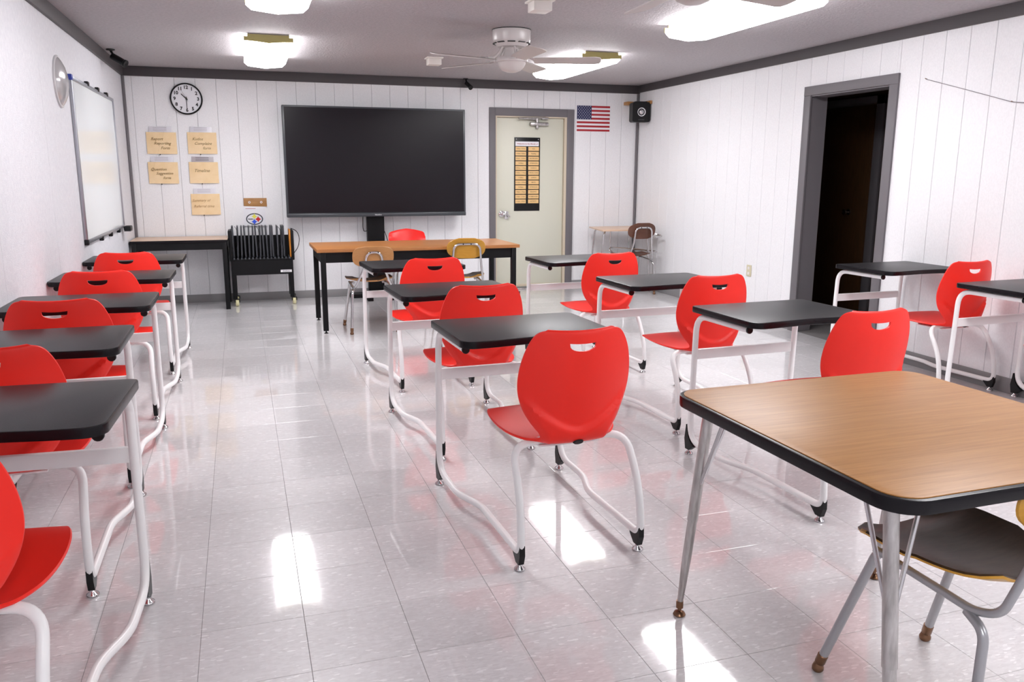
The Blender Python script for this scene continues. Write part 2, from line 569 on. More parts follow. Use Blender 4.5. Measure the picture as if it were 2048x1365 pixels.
def rw(t, out, z):
    """point on the right wall: t metres from the back corner, out metres into the room"""
    return Vector((XR + t * sin(RR) - out * cos(RR), YB - t * cos(RR) - out * sin(RR), z))
RWM = Matrix.Translation((XR, YB, 0)) @ Matrix(((sin(RR), -cos(RR), 0), (-cos(RR), -sin(RR), 0), (0, 0, 1))).to_4x4()
# in the frame of RWM: x = t, y = out of the wall, z = up
H0, H1, HZ = 3.20, 4.275, 2.105            # dark doorway, outer edges of its frame
wr = bmesh.new()
LR_ = YB - YF
box(wr, -0.1, H0 + 0.05, -0.16, -0.012, -0.08, ZC, mtx=RWM)
box(wr, H1 - 0.05, LR_, -0.16, -0.012, -0.08, ZC, mtx=RWM)
box(wr, H0 + 0.05, H1 - 0.05, -0.16, -0.012, HZ - 0.06, ZC, mtx=RWM)
wr = fin('wall_right', wr, 'groove', smooth=False, kind='structure')

def plank(bm, a, b, z0, z1, mtx=None):
    """board with eased edges; face towards -y, groove on each side"""
    q = 0.0018
    sec = [(a, 0.012), (a, 0.002), (a + q, 0.0), (b - q, 0.0), (b, 0.002), (b, 0.012)]
    lo = [bm.verts.new((x, y, z0)) for x, y in sec]; hi = [bm.verts.new((x, y, z1)) for x, y in sec]
    bm.faces.new(lo[::-1]); bm.faces.new(hi)
    for i in range(6):
        bm.faces.new((lo[i], lo[(i + 1) % 6], hi[(i + 1) % 6], hi[i]))
    if mtx is not None: bmesh.ops.transform(bm, matrix=mtx, verts=lo + hi)

def planks(x0, x1, off, step, o0, o1, oz, mtx, parent, lim=200):
    edges = [x0]
    k = math.ceil((x0 - off) / step)
    while off + k * step < x1:
        if off + k * step > x0 + 0.01: edges.append(off + k * step)
        k += 1
    edges.append(x1)
    for a, b in zip(edges, edges[1:]):
        bm = bmesh.new()
        a2, b2 = a + 0.0012, b - 0.0012
        cuts = [(a2, b2)]
        if b2 > o0 and a2 < o1:            # beside or above the opening
            cuts = []
            if a2 < o0: plank(bm, a2, o0, 0, ZC, mtx)
            if b2 > o1: plank(bm, o1, b2, 0, ZC, mtx)
            plank(bm, max(a2, o0), min(b2, o1), oz, ZC, mtx)
        for c in cuts: plank(bm, c[0], c[1], 0, ZC, mtx)
        fin('plank', bm, 'wall', parent, smooth=False)
planks(XL, XR, -1.03613, 0.20087, D0 + 0.05, D1 - 0.05, DZ - 0.05, Matrix.Translation((0, YB, 0)), wb)
# on the right wall the plank frame has y pointing into the wall
RPM = Matrix.Translation((XR, YB, 0)) @ Matrix(((sin(RR), cos(RR), 0), (-cos(RR), sin(RR), 0), (0, 0, 1))).to_4x4()
planks(0, LR_, 1.22775 - 0.20223 * 6, 0.20223, H0 + 0.04, H1 - 0.04, HZ - 0.05, RPM, wr)

# crown, base and corner trims
boxo('trim_1', (XL, XR, YB - 0.022, YB, ZTRIM, ZC), 'trim', bev=0.002, kind='structure')
boxo('trim_2', (XL, XL + 0.022, YF, YB - 0.022, ZTRIM, ZC), 'trim', bev=0.002, kind='structure')
boxo('trim_3', (0, LR_, 0.0, 0.022, ZTRIM + 0.012, ZC), 'trim', bev=0.002, mtx=RWM, kind='structure')
boxo('trim_4', (XL, XL + 0.028, YB - 0.028, YB, 0.085, ZTRIM), 'frame', bev=0.006, kind='structure')
boxo('trim_5', (XR - 0.032, XR - 0.004, YB - 0.03, YB, 0.085, ZTRIM), 'frame', bev=0.008, kind='structure')
b_ = bmesh.new()
for a, b in ((XL, D0), (D1, XR)):
    box(b_, a, b, YB - 0.008, YB, 0.0, 0.085, bev=0.002)
fin('baseboard_back', b_, 'base', kind='structure')
boxo('baseboard_left', (XL, XL + 0.008, YF, YB - 0.008, 0, 0.085), 'base', bev=0.002, kind='structure')
b_ = bmesh.new()
for a, b in ((0.01, H0), (H1, LR_)):
    box(b_, a, b, 0, 0.008, 0.0, 0.1, bev=0.002, mtx=RWM)
fin('baseboard_right', b_, 'base', kind='structure')

# ------------------------------------------------------------------ exit door
d1 = empty('door_1', (0, 0, 0)); tag(d1, kind='structure')
b_ = bmesh.new()
box(b_, D0, D0 + 0.075, YB - 0.02, YB, 0, DZ, bev=0.003)
box(b_, D1 - 0.09, D1, YB - 0.02, YB, 0, DZ, bev=0.003)
box(b_, D0 + 0.075, D1 - 0.09, YB - 0.02, YB, DZ - 0.09, DZ, bev=0.003)
fin('door_casing', b_, 'frame', d1)
b_ = bmesh.new()
box(b_, D0 + 0.06, D0 + 0.09, YB - 0.012, YB + 0.14, 0, DZ - 0.06)
box(b_, D1 - 0.12, D1 - 0.07, YB - 0.012, YB + 0.14, 0, DZ - 0.06)
box(b_, D0 + 0.09, D1 - 0.12, YB - 0.012, YB + 0.14, DZ - 0.105, DZ - 0.06)
fin('door_jamb', b_, 'cream', d1)
boxo('door_leaf', (D0 + 0.093, D1 - 0.123, YB + 0.02, YB + 0.064, 0.035, DZ - 0.108), 'door', d1, bev=0.003)
boxo('threshold', (D0 + 0.09, D1 - 0.12, YB - 0.03, YB + 0.12, -0.001, 0.016), 'dullchrome', d1, bev=0.004)
boxo('door_sweep', (D0 + 0.1, D1 - 0.13, YB + 0.008, YB + 0.021, 0.026, 0.06), 'cream', d1, bev=0.002)
hd = bmesh.new()
lathe(hd, [(0.036, 0), (0.036, 0.012), (0.016, 0.018), (0.014, 0.055), (0.0, 0.055)], axis=Matrix.Translation((2.87, YB + 0.02, 0.905)) @ Matrix.Rotation(pi / 2, 4, 'X'), cap=False)
tube(hd, fillet([(2.87, YB - 0.03, 0.905), (2.93, YB - 0.035, 0.900), (2.965, YB - 0.02, 0.872)], 0.02), 0.011, 8)
box(hd, 2.905, 2.955, YB + 0.006, YB + 0.02, 0.845, 0.935, bev=0.006)
fin('lever_handle', hd, 'chrome', d1)
cl = bmesh.new()
box(cl, 3.21, 3.44, YB - 0.035, YB + 0.02, 1.925, 1.965, bev=0.012)
lathe(cl, [(0.018, 0), (0.018, 0.11)], c=(3.30, YB - 0.01, 1.895))
tube(cl, [(3.30, YB - 0.01, 1.995), (3.06, YB - 0.05, 2.005)], 0.009, 8)
tube(cl, [(3.06, YB - 0.05, 2.005), (3.40, YB - 0.015, 2.018)], 0.008, 8)
box(cl, 3.36, 3.44, YB - 0.02, YB + 0.018, 1.998, 2.022, bev=0.003)
fin('door_closer', cl, 'dullchrome', d1)

# ------------------------------------------------------------------ dark doorway with the hall behind it
d2 = empty('door_2', (0, 0, 0)); tag(d2, kind='structure')
b_ = bmesh.new()
box(b_, H0, H0 + 0.085, 0, 0.018, 0, HZ - 0.075, bev=0.002, mtx=RWM)
box(b_, H1 - 0.085, H1, 0, 0.018, 0, HZ - 0.075, bev=0.002, mtx=RWM)
box(b_, H0, H1, 0, 0.02, HZ - 0.075, HZ, bev=0.002, mtx=RWM)
fin('door_casing', b_, 'frame', d2)
b_ = bmesh.new()
box(b_, H0 + 0.04, H0 + 0.075, -0.165, 0.005, 0, HZ - 0.065, mtx=RWM)
box(b_, H1 - 0.075, H1 - 0.04, -0.165, 0.005, 0, HZ - 0.065, mtx=RWM)
box(b_, H0 + 0.04, H1 - 0.04, -0.165, 0.005, HZ - 0.085, HZ - 0.05, mtx=RWM)
fin('door_jamb', b_, 'frame', d2)
hl = bmesh.new()
hx0, hx1, hy0, hy1 = XR + 0.16, 5.76, 4.3, 8.2
box(hl, hx1, hx1 + 0.1, hy0, hy1, -0.08, ZC)
box(hl, hx0, hx1, hy0 - 0.1, hy0, -0.08, ZC)
box(hl, hx0, hx1, hy1, hy1 + 0.1, -0.08, ZC)
box(hl, hx0 - 0.04, hx1 + 0.1, hy0 - 0.1, hy1 + 0.1, ZC, ZC + 0.08)
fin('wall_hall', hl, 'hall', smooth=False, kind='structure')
boxo('floor_hall', (XR - 0.01, hx1, hy0, hy1, -0.09, -0.002), 'grout', kind='structure')
d3 = empty('door_3', (0, 0, 0)); tag(d3, kind='structure')
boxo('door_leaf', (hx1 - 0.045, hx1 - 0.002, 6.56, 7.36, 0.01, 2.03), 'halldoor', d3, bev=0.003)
b_ = bmesh.new()
box(b_, hx1 - 0.03, hx1, 6.46, 6.56, 0, 2.11, bev=0.002)
box(b_, hx1 - 0.03, hx1, 7.36, 7.46, 0, 2.11, bev=0.002)
box(b_, hx1 - 0.03, hx1, 6.46, 7.46, 2.03, 2.11, bev=0.002)
fin('door_casing', b_, 'frame', d3)
b_ = bmesh.new()
lathe(b_, [(0.028, 0), (0.028, 0.006), (0.010, 0.012), (0.010, 0.035), (0.024, 0.045), (0.026, 0.06), (0.0, 0.072)],
      axis=Matrix.Translation((hx1 - 0.045, 6.80, 1.01)) @ Matrix.Rotation(-pi / 2, 4, 'Y'), cap=False)
fin('door_knob', b_, 'chrome', d3)
sw = boxo('switch_plate', (hx1 - 0.012, hx1 - 0.001, 7.50, 7.58, 1.42, 1.54), 'ivory', bev=0.003)
tag(sw, 'ivory switch plate on the dark hall wall through the doorway', 'switch')
boxo('toggle', (hx1 - 0.022, hx1 - 0.010, 7.535, 7.545, 1.47, 1.49), 'ivory', sw)

# ------------------------------------------------------------------ ceiling lights
def light_fixture(x, yc, label):
    t = empty('ceiling_light', (x, yc, 2.42), 0, label, 'ceiling light', 'wraparound ceiling lights')
    L = 0.655
    boxo('housing', (-0.155, 0.155, -L, L, -0.034, -0.0), 'offwhite', t, bev=0.003)
    sec = [(-0.178, -0.030), (-0.182, -0.060), (-0.150, -0.088), (0.0, -0.104), (0.150, -0.088), (0.182, -0.060), (0.178, -0.030)]
    b = bmesh.new()
    ys = [-L + 0.012, L - 0.012]
    r = [[b.verts.new((px, yy, pz)) for px, pz in sec] for yy in ys]
    for i in range(len(sec) - 1):
        b.faces.new((r[0][i], r[0][i + 1], r[1][i + 1], r[1][i]))
    b.faces.new(r[0][::-1]); b.faces.new(r[1]); b.faces.new((r[0][0], r[1][0], r[1][-1], r[0][-1]))
    fin('lens', b, 'lens', t)
    for s in (-1, 1):
        b = bmesh.new()
        poly = [(-0.155, -0.004), (0.155, -0.004), (0.155, -0.022), (0.184, -0.022), (0.184, -0.052), (0.10, -0.056), (0.0, -0.066), (-0.10, -0.056), (-0.184, -0.052), (-0.184, -0.022), (-0.155, -0.022)]
        prism(b, [(px, pz) for px, pz in poly], 0, 0.012, Matrix.Translation((0, s * L + (0.006 if s < 0 else 0.006), 0)) @ Matrix.Rotation(pi / 2, 4, 'X'))
        fin('end_cap', b, 'olive', t)
    return t
light_fixture(0.235, 7.53, 'lit wraparound ceiling light above the wall clock, far left')
light_fixture(3.03, 7.53, 'lit wraparound ceiling light behind the right blades of the ceiling fan')
light_fixture(3.10, 4.87, 'lit wraparound ceiling light nearest the doorway, top right')
light_fixture(0.245, 4.77, 'lit wraparound ceiling light cut off by the top edge, left of centre')
light_fixture(3.10, 2.15, 'lit wraparound ceiling light over the square table, outside the photo')  # added fill fixture; the front of the room is too dark without it
light_fixture(3.10, -0.6, 'lit wraparound ceiling light behind the photographer on the right')  # extra fixture added out of view to brighten the foreground
light_fixture(0.245, -0.6, 'lit wraparound ceiling light behind the photographer on the left')  # also added out of view, lifts the light at the room's front

# ------------------------------------------------------------------ ceiling fans
def fan(x, y, a0, label):
    t = empty('ceiling_fan', (x, y, ZC), 0, label, 'ceiling fan', 'white ceiling fans')
    b = bmesh.new()
    lathe(b, [(0.0, 0), (0.142, 0), (0.144, -0.008), (0.142, -0.03), (0.140, -0.075), (0.136, -0.09), (0.112, -0.112), (0.105, -0.122), (0.06, -0.128), (0.0, -0.128)], n=32, cap=False)
    fin('motor_housing', b, 'fanwhite', t)
    b = bmesh.new()
    lathe(b, [(0.1445, -0.001), (0.146, -0.001), (0.146, -0.006), (0.1445, -0.006)], n=32, cap=False)
    for k in range(10):
        a = k * 2 * pi / 10
        box(b, 0.112, 0.138, -0.028, 0.028, -0.101, -0.096, mtx=Matrix.Rotation(a, 4, 'Z'))
    fin('vent_slots', b, 'black', t)
    b = bmesh.new()
    lathe(b, [(0.05, -0.126), (0.058, -0.15), (0.062, -0.18), (0.075, -0.195), (0.118, -0.198), (0.122, -0.204), (0.122, -0.226), (0.112, -0.232), (0.0, -0.232)], n=32, cap=False)
    fin('light_kit', b, 'fanwhite', t)
    b = bmesh.new()
    lathe(b, [(0.106, -0.228), (0.104, -0.244), (0.093, -0.266), (0.070, -0.288), (0.036, -0.301), (0.0, -0.304)], n=32, cap=False)
    fin('glass_bowl', b, 'frost', t)
    b = bmesh.new()
    tube(b, [(0.0, -0.125, -0.15), (0.0, -0.128, -0.205)], 0.0015, 6)
    lathe(b, [(0.004, -0.215), (0.005, -0.205), (0.003, -0.2)], c=(0, -0.128, 0), n=8)
    fin('pull_chain', b, 'black', t)
    for k in range(5):
        a = a0 + k * 2 * pi / 5
        R = Matrix.Rotation(a, 4, 'Z') @ Matrix.Translation((0, 0, -0.218)) @ Matrix.Rotation(radians(-12), 4, 'X')
        poly = [(0.17, -0.055), (0.30, -0.062), (0.62, -0.072), (0.655, -0.062), (0.668, -0.03), (0.668, 0.03), (0.655, 0.062), (0.62, 0.072), (0.30, 0.062), (0.17, 0.055)]
        b = bmesh.new(); prism(b, poly, -0.003, 0.003, R)
        bl = fin('blade', b, 'fanblade', t, smooth=False)
        b = bmesh.new()
        tube(b, fillet([(0.075, 0.0, -0.115), (0.10, 0.0, -0.16), (0.15, 0.0, -0.208), (0.20, 0.0, -0.212)], 0.03), 0.010, 8)
        bmesh.ops.transform(b, matrix=Matrix.Rotation(a, 4, 'Z'), verts=b.verts[:])
        box(b, 0.165, 0.25, -0.035, 0.035, 0.0035, 0.009, bev=0.002, mtx=R)
        fin('blade_bracket', b, 'fanwhite', bl)
    return t
fan(1.946, 6.08, radians(196), 'white five-blade ceiling fan with a frosted bowl light, fully in view')
fan(1.946, 3.43, radians(87), 'ceiling fan of which one blade tip shows at the top edge')

def ceiling_box(x, y, label):
    t = empty('ceiling_box', (x, y, ZC), 0, label, 'ceiling box', 'small white boxes on the ceiling')
    boxo('base_plate', (-0.075, 0.075, -0.075, 0.075, -0.012, 0.0), 'offwhite', t, bev=0.003)
    boxo('cover', (-0.06, 0.06, -0.06, 0.06, -0.068, -0.011), 'offwhite', t, bev=0.006)
ceiling_box(1.72, 7.72, 'small cream box on the ceiling by the left blade of the fan')
ceiling_box(1.79, 5.02, 'small cream box on the ceiling cut by the top edge, above the fan')

# ------------------------------------------------------------------ security cameras
def bullet(loc, aim, label, s=1.0):
    t = empty('security_camera', loc, 0, label, 'security camera')
    d = Vector(aim).normalized()
    q = d.to_track_quat('Z', 'Y').to_matrix().to_4x4()
    b = bmesh.new()
    c = Vector((0, 0, -0.055 * s)) + d * 0.03
    lathe(b, [(0.0, -0.02 * s), (0.026 * s, -0.02 * s), (0.030 * s, -0.01 * s), (0.030 * s, 0.10 * s), (0.034 * s, 0.105 * s), (0.034 * s, 0.12 * s), (0.026 * s, 0.121 * s), (0.0, 0.112 * s)], axis=Matrix.Translation(c) @ q, n=16, cap=False)
    fin('camera_body', b, 'black', t)
    b = bmesh.new()
    lathe(b, [(0.0, 0), (0.036 * s, 0), (0.036 * s, -0.010 * s), (0.012 * s, -0.016 * s), (0.0, -0.016 * s)], n=16, cap=False)
    tube(b, [(0, 0, -0.012 * s), c * 0.8 + d * 0.01], 0.010 * s, 8)
    fin('bracket', b, 'black', t)
bullet((XL + 0.08, 8.12, ZC - 0.0), (0.75, -0.35, -0.45), 'black bullet camera on the ceiling above the whiteboard')
bullet((2.425, YB - 0.06, ZC - 0.0), (0.25, -0.8, -0.5), 'small black camera on the crown trim above the screen', 0.8)

# ------------------------------------------------------------------ things on the left wall
t = empty('whiteboard', (XL, YB, 0), 0, 'aluminium framed whiteboard hanging on the left wall', 'whiteboard')
y0, y1, z0, z1 = -2.80, -0.86, 0.868, 2.032
boxo('writing_surface', (0.006, 0.014, y0 + 0.02, y1 - 0.02, z0 + 0.02, z1 - 0.02), 'board', t)
b_ = bmesh.new()
for a in ((y0, y0 + 0.026, z0, z1), (y1 - 0.026, y1, z0, z1), (y0, y1, z0, z0 + 0.026), (y0, y1, z1 - 0.026, z1)):
    box(b_, 0.0, 0.024, *a, bev=0.003)
fin('frame', b_, 'alu', t)
for yy in (y0 + 0.01, ):
    for zz in (z0 + 0.012, z1 - 0.012):
        boxo('corner_cap', (0.0, 0.028, yy - 0.018, yy + 0.026, zz - 0.02, zz + 0.02), 'navy' if zz > 1.5 else 'black', t, bev=0.005)
for yy in (-2.15, -1.68, -1.22):
    boxo('clip', (0.0, 0.03, yy - 0.03, yy + 0.03, z1 - 0.012, z1 + 0.022), 'black', t, bev=0.006, mtx=None)
    boxo('clip', (0.0, 0.03, yy - 0.02, yy + 0.02, z0 - 0.025, z0 + 0.010), 'black', t, bev=0.006)
e_ = boxo('eraser', (XL + 0.024, XL + 0.085, YB - 0.98, YB - 0.83, 0.842, 0.885), 'black', bev=0.010)
tag(e_, 'black eraser at the lower right corner of the whiteboard', 'eraser')
boxo('felt', (XL + 0.026, XL + 0.083, YB - 0.975, YB - 0.835, 0.836, 0.843), 'bezel', e_)
t = empty('convex_mirror', (XL, YB - 3.13, 1.955), 0, 'round convex mirror in a clear rim on the left wall', 'mirror')
RX = Matrix.Rotation(pi / 2, 4, 'Y')
b_ = bmesh.new()
lathe(b_, [(0.165, 0.0), (0.165, 0.010), (0.158, 0.014), (0.150, 0.012)], axis=RX, n=40, cap=False)
fin('rim', b_, 'mirrorrim', t)
b_ = bmesh.new()
lathe(b_, [(0.156, 0.010), (0.135, 0.026), (0.10, 0.042), (0.06, 0.052), (0.02, 0.056), (0.0, 0.056)], axis=RX, n=40, cap=False)
fin('mirror_dome', b_, 'mirror', t)

# ------------------------------------------------------------------ clock
CY = YB - 0.03
t = empty('wall_clock', (-0.527, YB, 2.116), 0, 'round black and white wall clock showing half past ten', 'clock')
RC = Matrix.Rotation(pi / 2, 4, 'X')
b_ = bmesh.new(); lathe(b_, [(0.150, 0.0), (0.157, 0.006), (0.157, 0.030), (0.150, 0.036), (0.143, 0.032), (0.143, 0.012)], axis=RC, n=48, cap=False)
fin('rim', b_, 'black', t)
b_ = bmesh.new(); lathe(b_, [(0.0, 0.020), (0.144, 0.020), (0.144, 0.004), (0.0, 0.004)], axis=RC, n=48, cap=False)
fin('dial', b_, 'whitepaper', t)
for k in range(1, 13):
    a = pi / 2 - k * pi / 6
    text('numeral', str(k), 0.046, 'blackink', t, 0.113 * cos(a), -0.0208, 0.113 * sin(a), bold=0.0018)
b_ = bmesh.new(); ma = Matrix.Translation((0, -0.024, 0)) @ Matrix.Rotation(pi / 2, 4, 'X')
prism(b_, [(-0.0045, -0.015), (0.0045, -0.015), (0.0035, 0.068), (-0.0035, 0.068)], -0.001, 0.001, ma @ Matrix.Rotation(radians(45), 4, 'Z'))
fin('hour_hand', b_, 'blackink', t, smooth=False)
b_ = bmesh.new()
prism(b_, [(-0.0035, -0.02), (0.0035, -0.02), (0.0025, 0.105), (-0.0025, 0.105)], 0.001, 0.003, ma @ Matrix.Rotation(radians(180), 4, 'Z'))
lathe(b_, [(0.009, -0.002), (0.009, 0.005)], axis=ma, n=14)
fin('minute_hand', b_, 'blackink', t, smooth=False)
b_ = bmesh.new()
prism(b_, [(-0.001, -0.03), (0.001, -0.03), (0.0007, 0.11), (-0.0007, 0.11)], 0.003, 0.004, ma @ Matrix.Rotation(radians(28), 4, 'Z'))
fin('second_hand', b_, 'blackink', t, smooth=False)

# ------------------------------------------------------------------ manila envelopes pinned to the wall
def envelope(cx, cz, lines, label, sl='sleeve', ink='ink', w=0.286, h=0.218):
    t = empty('manila_envelope', (cx, YB, cz), 0, label, 'envelope', 'manila envelopes pinned under the clock')
    b = bmesh.new()
    n = 6                                                    # slightly bowed sheet
    for k in range(n):
        xa, xb = -w / 2 + w * k / n, -w / 2 + w * (k + 1) / n
        ya, yb = [-0.012 - 0.006 * (1 - (2 * q / w) ** 2) for q in (xa, xb)]
        v = [b.verts.new(p) for p in ((xa, ya, -h / 2), (xb, yb, -h / 2), (xb, yb, h / 2), (xa, ya, h / 2), (xa, ya + 0.003, -h / 2), (xb, yb + 0.003, -h / 2), (xb, yb + 0.003, h / 2), (xa, ya + 0.003, h / 2))]
        b.faces.new(v[:4]); b.faces.new(v[7:3:-1]); b.faces.new((v[0], v[4], v[5], v[1])); b.faces.new((v[3], v[2], v[6], v[7]))
        if k == 0: b.faces.new((v[0], v[3], v[7], v[4]))
        if k == n - 1: b.faces.new((v[1], v[5], v[6], v[2]))
    bmesh.ops.remove_doubles(b, verts=b.verts[:], dist=1e-5)
    fin('paper_sheet', b, 'paper', t)
    boxo('back_pocket', (-w / 2 + 0.03, w / 2 - 0.04, -0.010, -0.002, -h / 2 + 0.02, h / 2 + 0.056), sl, t, bev=0.001)
    b = bmesh.new()
    for q in (0.045, 0.030, 0.018):
        box(b, -0.075, 0.055, -0.0115, -0.0098, h / 2 + q, h / 2 + q + 0.003)
    fin('pocket_print', b, 'greysleeve' if sl == 'sleeve' else 'blackink', t, smooth=False)
    for (s, x, z, sz) in lines:
        text('handwriting', s, sz, ink, t, x, -0.0195, z, shear=0.35, bold=0.0002)
    b = bmesh.new(); lathe(b, [(0.0, 0.014), (0.005, 0.014), (0.006, 0.0), (0.0, 0.0)], axis=Matrix.Translation((-0.025, -0.002, -h / 2 - 0.006)) @ RC, n=10, cap=False)
    fin('push_pin', b, 'black', t)
envelope(-0.796, 1.670, [('Report', -0.045, 0.04, 0.040), ('Reporting', 0.005, -0.003, 0.040), ('Form', 0.03, -0.050, 0.040)], 'manila envelope, upper left of the five under the clock')
envelope(-0.404, 1.675, [('Kudos', -0.045, 0.04, 0.040), ('Complaint', 0.005, -0.005, 0.040), ('form', 0.04, -0.052, 0.040)], 'manila envelope, upper right of the five under the clock')
envelope(-0.802, 1.370, [('Question', -0.045, 0.035, 0.040), ('Suggestion', 0.01, -0.006, 0.038), ('form', 0.03, -0.052, 0.038)], 'manila envelope, lower left one above the side table')
envelope(-0.408, 1.373, [('Timeline', -0.02, 0.02, 0.044)], 'manila envelope with one word, middle of the right hand column', 'greysleeve')
envelope(-0.412, 1.045, [('Summary of', -0.045, 0.04, 0.036), ('Referral time', -0.02, -0.02, 0.038)], 'lowest manila envelope, alone near the cart', ink='inkfaint')

# ------------------------------------------------------------------ flat screen on its stand
t = empty('television', (0, 9.1, 0), 0, 'large black flat screen on a black floor column', 'television')
boxo('casing', (0.402, 2.374, 0.004, 0.075, 0.905, 2.070), 'bezel', t, bev=0.008)
boxo('screen', (0.424, 2.352, 0.001, 0.006, 0.952, 2.052), 'screen', t)
boxo('lower_bezel', (0.402, 2.374, -0.006, 0.03, 0.905, 0.945), 'bezel', t, bev=0.008)
text('brand_print', 'Newline', 0.022, 'flagwhite', t, 1.375, -0.007, 0.925)
boxo('column', (1.262, 1.452, 0.08, 0.17, 0.04, 1.6), 'blackmetal', t, bev=0.004)
b_ = bmesh.new()
box(b_, 1.05, 1.66, 0.03, 0.19, 0.0, 0.045, bev=0.006)
box(b_, 1.20, 1.26, -0.25, 0.19, 0.0, 0.04, bev=0.006)
box(b_, 1.46, 1.52, -0.25, 0.19, 0.0, 0.04, bev=0.006)
fin('floor_base', b_, 'blackmetal', t)
b_ = bmesh.new()
tube(b_, fillet([(1.215, 0.06, 0.95), (1.212, 0.08, 0.78), (1.225, 0.09, 0.735), (1.262, 0.09, 0.745)], 0.03), 0.004, 6)
tube(b_, fillet([(1.452, 0.1, 0.74), (1.47, 0.12, 0.70), (1.52, 0.16, 0.55), (1.56, 0.18, 0.3), (1.56, 0.18, 0.05)], 0.05), 0.004, 6)
fin('cable', b_, 'black', t)

# ------------------------------------------------------------------ schedule chart on the door
CF = YB + 0.018
t = empty('pocket_chart', (3.187, CF, 1.365), 0, 'black hanging schedule chart of yellow cards on the exit door', 'chart')
boxo('backing', (-0.160, 0.160, -0.006, 0.0, -0.426, 0.426), 'black', t, bev=0.001)
boxo('title_card', (-0.147, 0.143, -0.0085, -0.005, 0.327, 0.379), 'flagwhite', t)
text('title_print', 'Welcome to the Month of', 0.024, 'pinkink', t, 0.0, -0.0095, 0.352, bold=0.0006)
rows_ = [('9:00am - 9:15am', 'ELA'), ('9:15am - 9:45am', 'Reading'), ('9:45am - 10:30am', 'MULTIPLYING'), ('10:30am', 'AFTERNOON'), ('10:45am - 11:00am', 'SCIENCE'),
         ('11:00am - 11:45am', 'SPECIAL CLASS'), ('11:45am', 'LUNCH'), ('12:15pm - 12:45pm', 'MATH'), ('12:45pm', 'AFTERNOON'), ('1:00pm - 1:30pm', 'READING'), ('1:30pm - 2:15pm', 'HOMEWORK'), ('2:15pm - 2:45pm', 'ACTIVITY')]
for k, (l, r_) in enumerate(rows_):
    zc = 0.296 - k * 0.0555
    j_ = random.uniform(-0.002, 0.002)
    for x0, x1, s in ((-0.146, -0.014, l), (0.014 + j_, 0.147 + j_, r_)):
        cdn = boxo('card', (x0, x1, -0.0085, -0.005, zc - 0.023, zc + 0.023), 'card', t)
        text('card_print', s, 0.0165 if len(s) > 8 else 0.019, 'ink', cdn, (x0 + x1) / 2, -0.0095, zc, bold=0.0003)
for x in (-0.137, 0.137):
    b_ = bmesh.new(); lathe(b_, [(0.0, 0.010), (0.006, 0.010), (0.006, 0.0)], axis=Matrix.Translation((x, 0, 0.405)) @ RC, n=10, cap=False)
    fin('grommet', b_, 'chrome', t)

# ------------------------------------------------------------------ flag
t = empty('flag', (3.803, YB - 0.004, 1.875), 0, 'small United States flag on the wall right of the door', 'flag')
FW, FH = 0.427, 0.296
boxo('field', (0, FW, 0.0, 0.003, 0, FH), 'flagwhite', t)
for k in range(7):
    z1_ = FH - k * 2 * FH / 13
    boxo('stripe', (0.0 if k > 3 else FW * 0.42, FW, -0.0012, 0.0002, z1_ - FH / 13, z1_), 'flagred', t)
boxo('canton', (0, FW * 0.44, -0.0022, 0.0002, FH * 6 / 13, FH), 'flagblue', t)
b_ = bmesh.new()
def star(bm, cx, cz, r, y):
    c = [bm.verts.new((cx + cos(pi / 2 + k * pi / 5) * (r if k % 2 == 0 else r * 0.4), y, cz + sin(pi / 2 + k * pi / 5) * (r if k % 2 == 0 else r * 0.4))) for k in range(10)]
    m_ = bm.verts.new((cx, y - 0.0006, cz))
    for k in range(10): bm.faces.new((c[k], c[(k + 1) % 10], m_))
for r_ in range(9):
    for c_ in range(6 if r_ % 2 == 0 else 5):
        star(b_, (c_ + (0.5 if r_ % 2 == 0 else 1.0)) * FW * 0.44 / 6, FH * 6 / 13 + (r_ + 0.5) * FH * 7 / 13 / 9, 0.0062, -0.0026)
fin('star_field', b_, 'flagwhite', t, smooth=False)

# ------------------------------------------------------------------ speaker in the corner
br = boxo('shelf_bracket', (4.40, 4.603, 9.185, 9.30, 2.185, 2.222), 'cork', bev=0.002)
tag(br, 'small wooden bracket board in the right back corner', 'bracket')
boxo('bracket_arm', (4.583, 4.605, 8.96, 9.187, 2.185, 2.222), 'cork', br, bev=0.002)
t = empty('speaker', (4.495, 9.05, 2.09), radians(-8), 'black cube speaker with a white ringed cone in the back corner', 'speaker')
b_ = bmesh.new()
prism(b_, rrect(-0.108, 0.108, -0.115, 0.112, 0.025), -0.07, 0.06, RC)
fin('cabinet', b_, 'black', t)
b_ = bmesh.new(); lathe(b_, [(0.047, 0.06), (0.050, 0.066), (0.044, 0.066), (0.040, 0.060)], axis=RC @ Matrix.Translation((0.0, 0.0, 0)), n=28, cap=False)
fin('ring', b_, 'flagwhite', t)
b_ = bmesh.new(); lathe(b_, [(0.030, 0.061), (0.026, 0.070), (0.016, 0.076), (0.0, 0.078)], axis=RC, n=24, cap=False)
fin('cone', b_, 'silver', t)
boxo('name_plate', (-0.035, 0.035, -0.064, -0.060, -0.092, -0.084), 'bezel', t)
boxo('handle', (-0.075, 0.075, -0.045, 0.045, 0.108, 0.122), 'black', t, bev=0.005)

